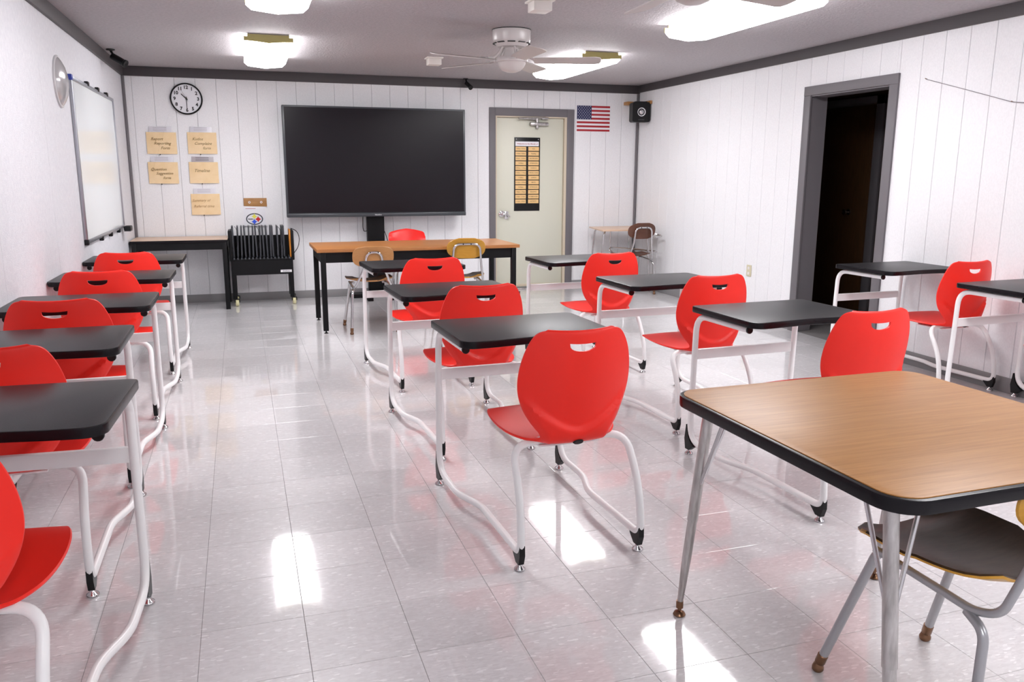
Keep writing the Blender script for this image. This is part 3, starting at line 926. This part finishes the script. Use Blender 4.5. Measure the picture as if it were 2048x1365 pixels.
# ------------------------------------------------------------------ outlet and string on the right wall
t = boxo('outlet_plate', (2.49, 2.565, 0.0, 0.008, 0.405, 0.515), 'ivory', bev=0.003, mtx=RWM)
tag(t, 'ivory outlet plate low on the right wall', 'outlet')
b_ = bmesh.new()
for z_ in (0.435, 0.485): box(b_, 2.512, 2.543, 0.006, 0.010, z_ - 0.014, z_ + 0.014, bev=0.004, mtx=RWM)
fin('socket', b_, 'offwhite', t)
b_ = bmesh.new()
tube(b_, [rw(4.53, 0.012, 2.035), rw(4.9, 0.012, 1.928), rw(5.25, 0.012, 1.825), rw(5.45, 0.012, 1.80), rw(5.9, 0.012, 1.76)], 0.0022, 6)
t = fin('string', b_, 'string'); tag(t, 'grey string nailed across the right wall, upper right', 'string')
for tt, zz in ((4.53, 2.035), (5.25, 1.825), (5.9, 1.76)):
    b_ = bmesh.new(); tube(b_, [rw(tt, 0.0, zz), rw(tt, 0.018, zz + 0.004)], 0.003, 6)
    fin('nail', b_, 'brass', t)

# ------------------------------------------------------------------ side table with grey front desk by the left corner
t = empty('side_table', (-0.66, 9.02, 0), 0, 'long narrow side table with black legs against the back wall, left corner', 'table')
slab('tabletop', rrect(-0.455, 0.455, -0.285, 0.285, 0.004, 2), 0.688, 0.712, 'table_pink', t, bev=0.002, edge='edge')
b_ = bmesh.new()
box(b_, -0.44, 0.44, -0.275, -0.255, 0.615, 0.688)
box(b_, -0.44, 0.44, 0.255, 0.275, 0.615, 0.688)
box(b_, -0.44, -0.42, -0.275, 0.275, 0.615, 0.688)
box(b_, 0.42, 0.44, -0.275, 0.275, 0.615, 0.688)
fin('apron', b_, 'blackmetal', t, smooth=False)
for sx in (-1, 1):
    for sy in (-1, 1):
        boxo('leg', (sx * 0.42 - 0.022, sx * 0.42 + 0.022, sy * 0.258 - 0.022, sy * 0.258 + 0.022, 0, 0.688), 'blackmetal', t, bev=0.002)

# ------------------------------------------------------------------ laptop cart
t = empty('laptop_cart', (0.12, 9.06, 0), 0, 'black wheeled cart holding laptops upright beside the side table', 'cart')
boxo('side_panel', (-0.325, -0.285, -0.14, 0.14, 0.47, 0.79), 'blackmetal', t, bev=0.012)
boxo('side_panel', (0.300, 0.330, -0.14, 0.14, 0.47, 0.78), 'blackmetal', t, bev=0.008)
boxo('deck', (-0.30, 0.31, -0.15, 0.14, 0.475, 0.497), 'blackmetal', t, bev=0.003)
b_ = bmesh.new(); box(b_, -0.29, 0.31, -0.145, -0.13, 0.325, 0.475); box(b_, -0.29, 0.31, 0.12, 0.135, 0.325, 0.475)
box(b_, -0.295, 0.315, 0.10, 0.12, 0.49, 0.72)
fin('front_panel', b_, 'blackmetal', t, smooth=False)
for k in range(16):
    boxo('divider', (-0.285 + k * 0.037, -0.268 + k * 0.037, -0.156, 0.1, 0.488, 0.506), 'bezel', t, bev=0.003)
lab = boxo('label_plate', (0.180, 0.294, -0.149, -0.144, 0.345, 0.370), 'flagwhite', t)
text('label_print', 'Bretford', 0.018, 'blackink', lab, 0.237, -0.1495, 0.357)
for sx in (-1, 1):
    for sy in (-1, 1):
        boxo('leg', (sx * 0.29 - 0.022, sx * 0.29 + 0.022, sy * 0.12 - 0.02, sy * 0.12 + 0.02, 0.075, 0.48), 'blackmetal', t, bev=0.003)
        b_ = bmesh.new()
        x_, y_ = sx * 0.29 + 0.02, sy * 0.12 - 0.01
        for q in (-0.016, 0.016): box(b_, x_ - 0.02, x_ + 0.02, y_ - 0.02, y_ + 0.02, 0.02, 0.02)
        b_.free(); b_ = bmesh.new()
        box(b_, x_ - 0.030, x_ - 0.021, y_ - 0.02, y_ + 0.02, 0.04, 0.075, bev=0.002)
        box(b_, x_ + 0.015, x_ + 0.024, y_ - 0.02, y_ + 0.02, 0.04, 0.075, bev=0.002)
        box(b_, x_ - 0.028, x_ + 0.022, y_ - 0.02, y_ + 0.02, 0.070, 0.078, bev=0.002)
        cs = fin('caster_fork', b_, 'black', t)
        b_ = bmesh.new(); lathe(b_, [(0.0, -0.017), (0.030, -0.017), (0.036, -0.010), (0.036, 0.010), (0.030, 0.017), (0.0, 0.017)], axis=Matrix.Translation((x_ - 0.003, y_, 0.036)) @ Matrix.Rotation(pi / 2, 4, 'Y'), n=20, cap=False)
        fin('caster_wheel', b_, 'caster', cs)
b_ = bmesh.new()
tube(b_, fillet([(0.33, -0.02, 0.53), (0.38, -0.05, 0.60), (0.395, -0.06, 0.70), (0.37, -0.05, 0.77), (0.31, 0.0, 0.795)], 0.06), 0.004, 6)
fin('cable', b_, 'black', t)
bo = boxo('folder', (0.405, 0.420, 8.95, 9.17, 0.500, 0.785), 'cabinetorange', bev=0.002)
tag(bo, 'thin orange edged board standing at the right end of the laptop cart', 'board')
boxo('dark_cover', (0.4195, 0.424, 8.952, 9.168, 0.502, 0.783), 'laptop', bo)
xs = [-0.155, -0.117, -0.078, -0.039, -0.001, 0.036, 0.073, 0.109, 0.144, 0.181, 0.213, 0.238, 0.285, 0.325, 0.350]
b_ = bmesh.new()
box(b_, -0.0085, 0.0005, -0.115, 0.10, 0.0, 0.325, bev=0.0025)
lp0 = None
where = ['first', 'second', 'third', 'fourth', 'fifth', 'sixth', 'seventh', 'eighth', 'ninth', 'tenth', 'eleventh', 'twelfth', 'thirteenth', 'fourteenth', 'last']
for k, x in enumerate(xs):
    if lp0 is None:
        lp0 = empty('laptop', (x, 9.06, 0.5065))
        fin('base', b_, 'laptop', lp0)
        boxo('lid', (0.001, 0.0075, -0.113, 0.10, 0.002, 0.322), 'laptop', lp0, bev=0.002)
        o = lp0
    else:
        o = copy_tree(lp0)
    o.location = (x, 9.06 - random.uniform(0, 0.012), 0.5065)
    o.rotation_euler = (0, random.uniform(-0.025, 0.03), 0)
    tag(o, 'closed grey laptop standing in the cart, %s from the left' % where[k], 'laptop', 'laptops in the cart')
b_ = bmesh.new()
for x, d_ in ((-0.135, 0.02), (-0.155, -0.02), (0.075, 0.025), (0.285, 0.03), (0.35, -0.02)):
    tube(b_, fillet([(x - 0.0, 8.945, 0.83), (x + d_, 8.93, 0.80), (x + d_ * 1.2, 8.93, 0.68), (x + d_ * 0.4, 8.94, 0.60)], 0.05), 0.0025, 6)
o = fin('charging_cords', b_, 'black'); tag(o, 'black charger cords dangling over the laptops', 'cord')

# wood strip and paper with the emblem above the cart
t = boxo('wood_strip', (-0.03, 0.207, YB - 0.020, YB, 1.018, 1.107), 'cork', bev=0.002)
tag(t, 'small brown wood strip with two ringed screws above the emblem paper', 'wood strip')
for x in (0.028, 0.150):
    b_ = bmesh.new(); lathe(b_, [(0.0125, 0.02), (0.0125, 0.026), (0.007, 0.026), (0.006, 0.021)], axis=Matrix.Translation((x, YB, 1.063)) @ RC, n=18, cap=False)
    fin('ring', b_, 'flagwhite', t)
t = empty('paper_holder', (0.068, YB, 0.915), 0, 'white holder with an oval emblem of yellow, red and blue stars', 'paper holder')
b_ = bmesh.new()
prism(b_, [(-0.125, -0.105), (0.135, -0.105), (0.125, 0.10), (-0.108, 0.108)], 0.0, 0.022, RC)
fin('holder', b_, 'flagwhite', t, smooth=False)
boxo('paper', (-0.105, 0.115, -0.0255, -0.0215, -0.10, 0.085), 'whitepaper', t)
boxo('heading', (-0.085, 0.02, -0.0262, -0.0250, 0.078, 0.084), 'pinkink', t)
b_ = bmesh.new()
ro, ri, cx_, cz_ = (0.088, 0.062), (0.076, 0.051), 0.003, -0.030
vo_ = [[b_.verts.new((cx_ + a[0] * cos(k * pi / 20), -0.0265, cz_ + a[1] * sin(k * pi / 20))) for k in range(40)] for a in (ro, ri)]
for k in range(40): b_.faces.new((vo_[0][k], vo_[0][(k + 1) % 40], vo_[1][(k + 1) % 40], vo_[1][k]))
em = fin('emblem_ring', b_, 'logogrey', t, smooth=False)
def astroid(name, cx, cz, r, m):
    b = bmesh.new()
    v = [b.verts.new((cx + r * cos(a) ** 3 * 1.0, -0.0268, cz + r * sin(a) ** 3)) for a in [k * pi / 16 for k in range(32)]]
    c = b.verts.new((cx, -0.0268, cz))
    for k in range(32): b.faces.new((v[k], v[(k + 1) % 32], c))
    fin(name, b, m, t, smooth=False)
astroid('emblem_star', 0.003, -0.003, 0.034, 'yellow')
astroid('emblem_star', 0.040, -0.032, 0.036, 'logored')
astroid('emblem_star', 0.000, -0.059, 0.034, 'blue')
text('emblem_word', 'Steelers', 0.017, 'blackink', t, -0.036, -0.0272, -0.030, bold=0.0008)

# ------------------------------------------------------------------ long table
t = empty('long_table', (1.455, 7.514, 0), 0.011, 'long orange oak table with a black metal frame', 'table')
slab('tabletop', rrect(-0.915, 0.915, -0.38, 0.38, 0.004, 2), 0.706, 0.735, 'table_orange', t, bev=0.002)
b_ = bmesh.new()
for q in ((-0.86, 0.86, -0.35, -0.33), (-0.86, 0.86, 0.33, 0.35), (-0.88, -0.86, -0.35, 0.35), (0.86, 0.88, -0.35, 0.35)):
    box(b_, *q, 0.615, 0.706)
fin('apron', b_, 'blackmetal', t, smooth=False)
for sx in (-1, 1):
    for sy in (-1, 1):
        x, y_ = sx * 0.862, sy * 0.345
        lg = boxo('leg', (x - 0.022, x + 0.022, y_ - 0.022, y_ + 0.022, 0.022, 0.706), 'blackmetal', t, bev=0.002)
        b_ = bmesh.new(); lathe(b_, [(0.018, 0.0), (0.018, 0.004), (0.007, 0.008), (0.006, 0.024)], c=(x, y_, 0), n=14)
        fin('glide', b_, 'black', lg)

# ------------------------------------------------------------------ student desk with attached chair
DESKTOP = None
def desktop_poly():
    p = []
    p += [(0.329 - 0.03 + cos(a) * 0.03, 0.875 - 0.03 + sin(a) * 0.03) for a in [k * pi / 12 for k in range(7)]]
    p += [(-0.329 + 0.03 + cos(a) * 0.03, 0.875 - 0.03 + sin(a) * 0.03) for a in [pi / 2 + k * pi / 12 for k in range(7)]]
    p += [(-0.329 + 0.055 + cos(a) * 0.055, 0.365 + 0.055 + sin(a) * 0.055) for a in [pi + k * pi / 14 for k in range(8)]]
    for k in range(1, 12):
        x = -0.28 + 0.56 * k / 12
        p.append((x, 0.365 + 0.022 * (0.5 + 0.5 * cos(2 * pi * (x) / 0.56)) ))
    p += [(0.329 - 0.055 + cos(a) * 0.055, 0.365 + 0.055 + sin(a) * 0.055) for a in [1.5 * pi + k * pi / 14 for k in range(8)]]
    return p

PROF = [  # y, z, half width, forward curl, upward curl
    (0.022, 0.838, 0.100, 0.012, 0.002), (0.020, 0.836, 0.130, 0.020, 0.008), (0.018, 0.824, 0.156, 0.030, 0.012), (0.016, 0.798, 0.177, 0.040, 0.011), (0.014, 0.757, 0.196, 0.052, 0.006),
    (0.016, 0.706, 0.208, 0.062, 0.002), (0.020, 0.652, 0.211, 0.068, 0), (0.026, 0.602, 0.204, 0.066, 0), (0.033, 0.553, 0.187, 0.056, 0), (0.040, 0.508, 0.162, 0.036, 0),
    (0.050, 0.470, 0.137, 0.016, 0.004), (0.073, 0.444, 0.135, 0.005, 0.010), (0.112, 0.432, 0.168, 0, 0.014), (0.165, 0.432, 0.200, 0, 0.016), (0.23, 0.437, 0.217, 0, 0.014),
    (0.31, 0.444, 0.222, 0, 0.010), (0.39, 0.452, 0.216, 0, 0.004), (0.45, 0.456, 0.204, 0, 0.0), (0.495, 0.454, 0.188, 0, -0.004), (0.515, 0.448, 0.168, 0, -0.006), (0.522, 0.440, 0.14, 0, -0.006)]
def seat_shell_mesh():
    rows = catmull(PROF, 7)
    def fn(r, u):
        y, z, w, c1, c2 = r
        return (u * w, y + c1 * abs(u) ** 2.2, z + c2 * u * u)
    def extra(p, u, v):
        # raised U-shaped rim low on the back of the shell
        if p.z > 0.69 or p.y > 0.13 + 0.05 * u * u: return 0.0
        zr = 0.490 + 0.150 * (abs(u) ** 2.2)
        s = max(0.0, min(1.0, (zr - p.z) / 0.030 + 0.5))
        s = s * s * (3 - 2 * s)
        fade = max(0.0, min(1.0, (p.z - 0.42) / 0.04))
        fade *= max(0.0, min(1.0, (1.0 - abs(u)) / 0.22)) * max(0.0, min(1.0, (0.115 - p.y) / 0.045))
        return 0.020 * s * fade
    bm = bmesh.new()
    shell(bm, fn, rows, 32, 0.009, extra)
    bmesh.ops.recalc_face_normals(bm, faces=bm.faces[:])
    me = bpy.data.meshes.new('seat_shell'); bm.to_mesh(me); bm.free()
    # hand slot near the top
    cb = bmesh.new()
    pts = []
    for k in range(9):
        x = -0.050 + 0.100 * k / 8
        pts.append((x, 0.800 + 0.003 * (x / 0.050) ** 2))
    for k in range(1, 12):
        a = k * pi / 12
        pts.append((0.050 * cos(a), 0.799 - 0.026 * sin(a) ** 0.8))
    prism(cb, pts, -0.15, 0.15, RC)
    bmesh.ops.recalc_face_normals(cb, faces=cb.faces[:])
    cm = bpy.data.meshes.new('cut'); cb.to_mesh(cm); cb.free()
    o1 = bpy.data.objects.new('a', me); o2 = bpy.data.objects.new('b', cm)
    COL.objects.link(o1); COL.objects.link(o2)
    md = o1.modifiers.new('b', 'BOOLEAN'); md.operation = 'DIFFERENCE'; md.solver = 'EXACT'; md.object = o2
    dg = bpy.context.evaluated_depsgraph_get()
    res = bpy.data.meshes.new_from_object(o1.evaluated_get(dg))
    bpy.data.objects.remove(o1); bpy.data.objects.remove(o2)
    res.materials.clear(); res.materials.append(M['red'])
    res.shade_smooth(); res.set_sharp_from_angle(angle=radians(40))
    return res

def make_unit():
    t = empty('student_desk', (0, 0, 0))
    slab('desktop', desktop_poly(), 0.727, 0.756, 'desk', t, bev=0.005, edge='edge')
    for s in (-1, 1):
        path = fillet([(s * 0.293, 0.45, 0.709), (s * 0.293, 0.865, 0.709), (s * 0.293, 0.882, 0.067), (s * 0.291, 0.60, 0.064), (s * 0.237, 0.44, 0.064),
                       (s * 0.237, -0.022, 0.066), (s * 0.233, 0.00, 0.26), (s * 0.225, 0.105, 0.424), (s * 0.09, 0.135, 0.424)],
                      [0.085, 0.11, 0.05, 0.05, 0.055, 0.12, 0.07], 8)
        b = bmesh.new(); tube(b, path, 0.0142, 12)
        fr = fin('side_frame', b, 'white', t)
        b = bmesh.new(); lathe(b, [(0.0, 0.0), (0.0135, 0.0), (0.0158, 0.002), (0.0158, 0.010)], axis=Matrix.Translation((s * 0.293, 0.446, 0.709)) @ Matrix.Rotation(-pi / 2, 4, 'X'), n=14, cap=False)
        fin('tube_plug', b, 'black', fr)
        for (fx, fy, d) in ((s * 0.293, 0.880, 1), (s * 0.235, -0.002, -1)):
            b = bmesh.new()
            sec = [(0.020 * d, 0.150), (0.030 * d, 0.075), (0.020 * d, 0.024), (-0.012 * d, 0.024), (-0.052 * d, 0.052), (-0.030 * d, 0.062), (-0.004 * d, 0.090)] if d > 0 else \
                  [(0.024 * d, 0.098), (0.026 * d, 0.060), (0.014 * d, 0.024), (-0.016 * d, 0.024), (-0.046 * d, 0.052), (-0.048 * d, 0.060), (-0.010 * d, 0.062)]
            prism(b, [(p, q) for p, q in sec], -0.0105, 0.0105, Matrix.Translation((fx, fy, 0)) @ Matrix.Rotation(pi / 2, 4, 'Z') @ Matrix.Rotation(pi / 2, 4, 'X'))
            ft = fin('foot', b, 'black', fr, smooth=False)
            # the chrome glide belongs to the frame like the foot does
            b = bmesh.new(); lathe(b, [(0.0, 0.0), (0.019, 0.0), (0.021, 0.003), (0.020, 0.007), (0.011, 0.014), (0.008, 0.026)], c=(fx, fy, 0), n=18)
            fin('glide', b, 'chrome', fr)
    b = bmesh.new(); box(b, -0.281, 0.281, 0.868, 0.890, 0.487, 0.537, bev=0.004)
    fin('crossbar', b, 'white', t)
    b = bmesh.new()
    box(b, -0.12, 0.12, 0.11, 0.30, 0.404, 0.412, bev=0.003)
    tube(b, [(-0.12, 0.30, 0.420), (0.12, 0.30, 0.420)], 0.010, 8)
    tube(b, [(-0.10, 0.135, 0.417), (0.10, 0.135, 0.417)], 0.012, 8)
    fin('seat_support', b, 'white', t)
    link('seat_shell', SHELL, None, t)
    b = bmesh.new(); lathe(b, [(0.0, 0.004), (0.012, 0.004), (0.014, 0.0), (0.0, 0.0)], axis=Matrix.Translation((0.0, 0.036, 0.437)) @ Matrix.Rotation(radians(130), 4, 'X') @ Matrix.Scale(1.5, 4, (1, 0, 0)), n=14, cap=False)
    fin('bolt_plug', b, 'black', t)
    return t
SHELL = seat_shell_mesh()
UNITS = [
    (1.113, 5.038, 0.053, 'student desk with red chair, farthest of the middle row by the long table'),
    (1.075, 3.734, 0.046, 'student desk with red chair, second back in the middle row'),
    (1.081, 2.540, 0.036, 'student desk with the largest, nearest red chair at the centre'),
    (2.364, 5.044, 0.046, 'student desk with red chair in front of the cream exit door'),
    (2.374, 3.749, 0.030, 'student desk with red chair just left of the dark doorway'),
    (2.369, 2.568, 0.040, 'student desk with red chair directly behind the square oak table'),
    (4.307, 3.930, 0.046, 'student desk with red chair along the right wall beside the doorway'),
    (4.308, 2.880, 0.046, 'student desk cut by the right edge of the photo, nearest on the right wall'),
    (-0.795, 5.960, 0.004, 'student desk with red chair, farthest along the left wall'),
    (-0.795, 4.855, -0.003, 'student desk with red chair, second farthest along the left wall'),
    (-0.795, 3.785, 0.002, 'student desk with red chair, middle one of the left wall row'),
    (-0.797, 2.784, 0.006, 'student desk with red chair, second nearest along the left wall'),
    (-0.716, 1.810, -0.048, 'nearest student desk of the left row, its red chair cut by the edge'),
]
proto = make_unit()
for k, (x, y_, r_, lab_) in enumerate(UNITS):
    o = proto if k == 0 else copy_tree(proto)
    o.location = (x, y_, 0); o.rotation_euler = (0, 0, r_)
    tag(o, lab_, 'desk', 'black student desks with attached red chairs')

# ------------------------------------------------------------------ square oak table, front right
t = empty('square_table', (1.628, 1.655, 0), 0.018, 'square oak laminate table with a thick black edge and chrome legs', 'table')
slab('tabletop', rrect(-0.436, 0.436, -0.440, 0.440, 0.068, 8), 0.7395, 0.7435, 'oak', t, bev=0.001)
slab('edge_band', rrect(-0.448, 0.448, -0.452, 0.452, 0.080, 8), 0.708, 0.741, 'edge', t, bev=0.006)
for sx in (-1, 1):
    for sy in (-1, 1):
        cxp, cyp = sx * 0.372, sy * 0.352
        fx, fy = sx * 0.385, sy * 0.440
        b = bmesh.new()
        P0, P1 = Vector((cxp, cyp, 0.708)), Vector((fx, fy, 0.04))
        tube(b, [P0, P0.lerp(P1, 0.55)], 0.0165, 14)
        tube(b, [P0.lerp(P1, 0.45), P0.lerp(P1, 0.75), P1], [0.0145, 0.0145, 0.009], 14)
        leg = fin('leg', b, 'dullchrome', t)
        b = bmesh.new()
        tip = P0.lerp(P1, 0.36)
        for dx, dy in ((-sx * 0.085, 0.0), (0.0, -sy * 0.085)):
            tube(b, [P0 + Vector((dx, dy, 0)), tip + Vector((-sx * 0.012 if dx else 0, -sy * 0.012 if dy else 0, 0))], 0.0055, 8)
        fin('brace_rod', b, 'chrome', leg)
        b = bmesh.new(); lathe(b, [(0.0, 0.0), (0.017, 0.0), (0.020, 0.004), (0.016, 0.012), (0.006, 0.017), (0.006, 0.026), (0.0115, 0.027), (0.0115, 0.050)], c=(fx, fy, 0), n=18)
        fin('glide', b, 'brass', leg)

# ------------------------------------------------------------------ plywood chairs with tube frames
def ply(name, rows, nu, thick, fn, m, parent):
    b = bmesh.new(); shell(b, fn, rows, nu, thick)
    return fin(name, b, m, parent)

def chair_glide(a, b_, parent):
    d = (a - b_).normalized()
    ax = Matrix.Translation(b_) @ d.to_track_quat('Z', 'Y').to_matrix().to_4x4()
    b = bmesh.new(); lathe(b, [(0.0125, -0.004), (0.0145, 0.0), (0.0145, 0.026), (0.0128, 0.028)], axis=ax, n=14)
    lathe(b, [(0.0, 0.0), (0.012, 0.0), (0.0165, 0.006), (0.0165, 0.014), (0.011, 0.026), (0.0, 0.030)], c=(b_.x - d.x * 0.015, b_.y - d.y * 0.015, 0.0), n=14, cap=False)
    fin('glide', b, 'brass', parent)

def school_chair(label, loc, rz, back_m, seat_m, tube_m, arch=0.115, square=0.06, archz=0.705, bw=0.168, bh=0.088, seatz=0.445, group='old plywood school chairs', bulge=2.6):
    t = empty('school_chair', loc, rz, label, 'chair', group)
    rows = []
    for k in range(17):
        v = -1 + 2 * k / 16
        w = 0.205 * (1 - abs(v) ** 5) ** 0.2 if abs(v) < 1 else 0.12
        w = max(w, 0.13)
        yy = 0.225 - v * 0.195
        zz = seatz - 0.010 + 0.016 * (v * v) * (1 if v > 0 else 0.5) - (0.020 * max(0, -v - 0.6) / 0.4 if v < -0.6 else 0)
        rows.append([yy, zz, w * (0.88 if v > 0 else 1.0) + (0.12 * w * (1 - v) / 2 if v > 0 else 0)])
    rows = rows[::-1][::-1]
    ply('seat', rows, 18, 0.011, lambda r, u: (u * r[2], r[0], r[1] + 0.026 * abs(u) ** 2.4), seat_m, t)
    st = kids(t)[-1]
    st.data.materials.append(M[back_m])
    for p in st.data.polygons:
        if p.normal.z < 0.75: p.material_index = 1
    rows = []
    for k in range(15):
        v = -1 + 2 * k / 14
        w = bw * (1 - abs(v) ** bulge) ** (1 / bulge) if abs(v) < 1 else 0.02
        rows.append([v, max(w, bw * 0.42)])
    zc = archz - 0.038
    ply('backrest', rows, 18, 0.010, lambda r, u: (u * r[1], -0.045 + 0.030 * (u * r[1] / bw) ** 2 - (0.018 * -r[0]), zc - r[0] * bh), back_m, t)
    b = bmesh.new()
    s = 0.165
    path = [(-s, 0.345, seatz - 0.028), (-s, 0.05, seatz - 0.050), (-s + 0.01, -0.005, seatz - 0.030), (-arch - 0.012, -0.055, 0.60), (-arch, -0.072, archz), (arch, -0.072, archz),
            (arch + 0.012, -0.055, 0.60), (s - 0.01, -0.005, seatz - 0.030), (s, 0.05, seatz - 0.050), (s, 0.345, seatz - 0.028)]
    tube(b, fillet(path, [0.08, 0.05, 0.05, square, square, 0.05, 0.05, 0.08], 7), 0.0105, 10)
    fr = fin('seat_frame', b, tube_m, t)
    for sx in (-1, 1):
        b = bmesh.new()
        tube(b, fillet([(sx * 0.13, 0.30, seatz - 0.032), (sx * 0.16, 0.34, seatz - 0.032), (sx * 0.205, 0.46, 0.03)], 0.06), 0.0125, 10)
        lg = fin('leg', b, tube_m, t)
        chair_glide(Vector((sx * 0.165, 0.35, seatz - 0.04)), Vector((sx * 0.205, 0.46, 0.03)), lg)
        b = bmesh.new()
        tube(b, fillet([(sx * 0.165, 0.07, seatz - 0.058), (sx * 0.182, 0.010, seatz - 0.075), (sx * 0.200, 0.0, 0.03)], 0.06), 0.0120, 10)
        lg = fin('leg', b, tube_m, t)
        chair_glide(Vector((sx * 0.185, 0.005, seatz - 0.09)), Vector((sx * 0.200, 0.0, 0.03)), lg)
    b = bmesh.new()
    for q in (-0.035, 0.035):
        lathe(b, [(0.0, 0.0), (0.006, 0.0), (0.006, 0.003), (0.0, 0.004)], axis=Matrix.Translation((q, -0.081, archz)) @ RC, n=10, cap=False)
    fin('rivets', b, 'black', fr)
    return t
school_chair('orange plywood chair with a round chrome loop at the left of the long table', (1.005, 7.03, 0), 0.01, 'ply_orange', 'seat_brown', 'chrome', arch=0.062, square=0.06, archz=0.715, bw=0.172, bulge=3.2)
school_chair('yellow plywood chair tucked in at the right of the long table', (1.835, 7.05, 0), -0.10, 'ply_yellow', 'seat_brown', 'chrome', archz=0.765)
school_chair('dark brown plywood chair in the far right corner', (4.26, 8.45, 0), 0.02, 'ply_brown', 'ply_brown', 'chrome', archz=0.78, arch=0.10)
school_chair('worn brown seat chair with a yellow back under the square table, lower right', (1.705, 1.26, 0), 0.08, 'ply_yellow', 'seat_brown', 'greytube', archz=0.735)

# red moulded chair behind the long table, facing the room
t = empty('red_chair', (1.56, 8.42, 0), pi, 'smooth red plastic chair behind the long table', 'chair')
rp = [(-0.02, 0.812, 0.10, 0.0), (-0.018, 0.806, 0.160, 0.01), (-0.012, 0.78, 0.184, 0.02), (0.0, 0.70, 0.19, 0.03), (0.02, 0.60, 0.185, 0.03), (0.04, 0.50, 0.18, 0.02), (0.08, 0.455, 0.19, 0.0),
      (0.16, 0.445, 0.205, 0), (0.28, 0.450, 0.215, 0), (0.40, 0.458, 0.21, 0), (0.45, 0.450, 0.19, 0), (0.465, 0.438, 0.17, 0)]
ply('seat_shell', catmull(rp, 3), 18, 0.008, lambda r, u: (u * r[2], r[0] + r[3] * u * u, r[1] + (0.02 * u * u if r[1] < 0.47 else -0.022 * u * u if r[1] > 0.75 else 0)), 'redgloss', t)
for sx in (-1, 1):
    b = bmesh.new(); tube(b, fillet([(0, 0.33, 0.432), (sx * 0.16, 0.33, 0.430), (sx * 0.20, 0.42, 0.012)], 0.05), 0.011, 10); tube(b, [(sx * 0.205, 0.43, 0.0), (sx * 0.204, 0.428, 0.02)], 0.014, 10); fin('leg', b, 'chrome', t)
    b = bmesh.new(); tube(b, fillet([(0, 0.10, 0.425), (sx * 0.15, 0.10, 0.424), (sx * 0.20, -0.02, 0.012)], 0.05), 0.011, 10); tube(b, [(sx * 0.203, -0.025, 0.0), (sx * 0.202, -0.022, 0.02)], 0.014, 10); fin('leg', b, 'chrome', t)

# ------------------------------------------------------------------ small desk in the right corner
t = empty('corner_desk', (4.12, 8.88, 0), 0, 'small pale wood desk on chrome legs in the far right corner', 'desk')
slab('tabletop', [(-0.27, -0.28), (0.40, -0.28), (0.40, 0.34), (-0.17, 0.34)], 0.728, 0.746, 'table_pink', t, bev=0.003)
for (x, y_, dx) in ((-0.22, -0.22, -0.05), (0.33, -0.22, 0.03), (-0.12, 0.28, -0.04), (0.33, 0.28, 0.03)):
    b = bmesh.new(); tube(b, fillet([(x + 0.02, y_ * 0.9, 0.722), (x, y_, 0.70), (x + dx * 1.6, y_ * 1.02, 0.0)], 0.03), 0.010, 10)
    fin('leg', b, 'chrome', t)
b = bmesh.new()
tube(b, fillet([(0.30, -0.25, 0.70), (0.42, -0.30, 0.685), (0.44, -0.40, 0.67), (0.33, -0.42, 0.66)], 0.05), 0.010, 8)
fin('side_arm', b, 'chrome', t)
b = bmesh.new()
tube(b, fillet([(0.05, 0.2, 0.50), (0.33, -0.10, 0.49), (0.44, -0.30, 0.485), (0.33, -0.34, 0.48)], 0.05), 0.010, 8)
tube(b, [(0.05, 0.2, 0.50), (0.05, 0.2, 0.72)], 0.009, 8)
tube(b, fillet([(0.05, 0.2, 0.50), (0.03, 0.17, 0.47), (0.07, 0.16, 0.44), (0.05, 0.17, 0.40)], 0.02), 0.009, 8)
fin('support_tube', b, 'chrome', t)
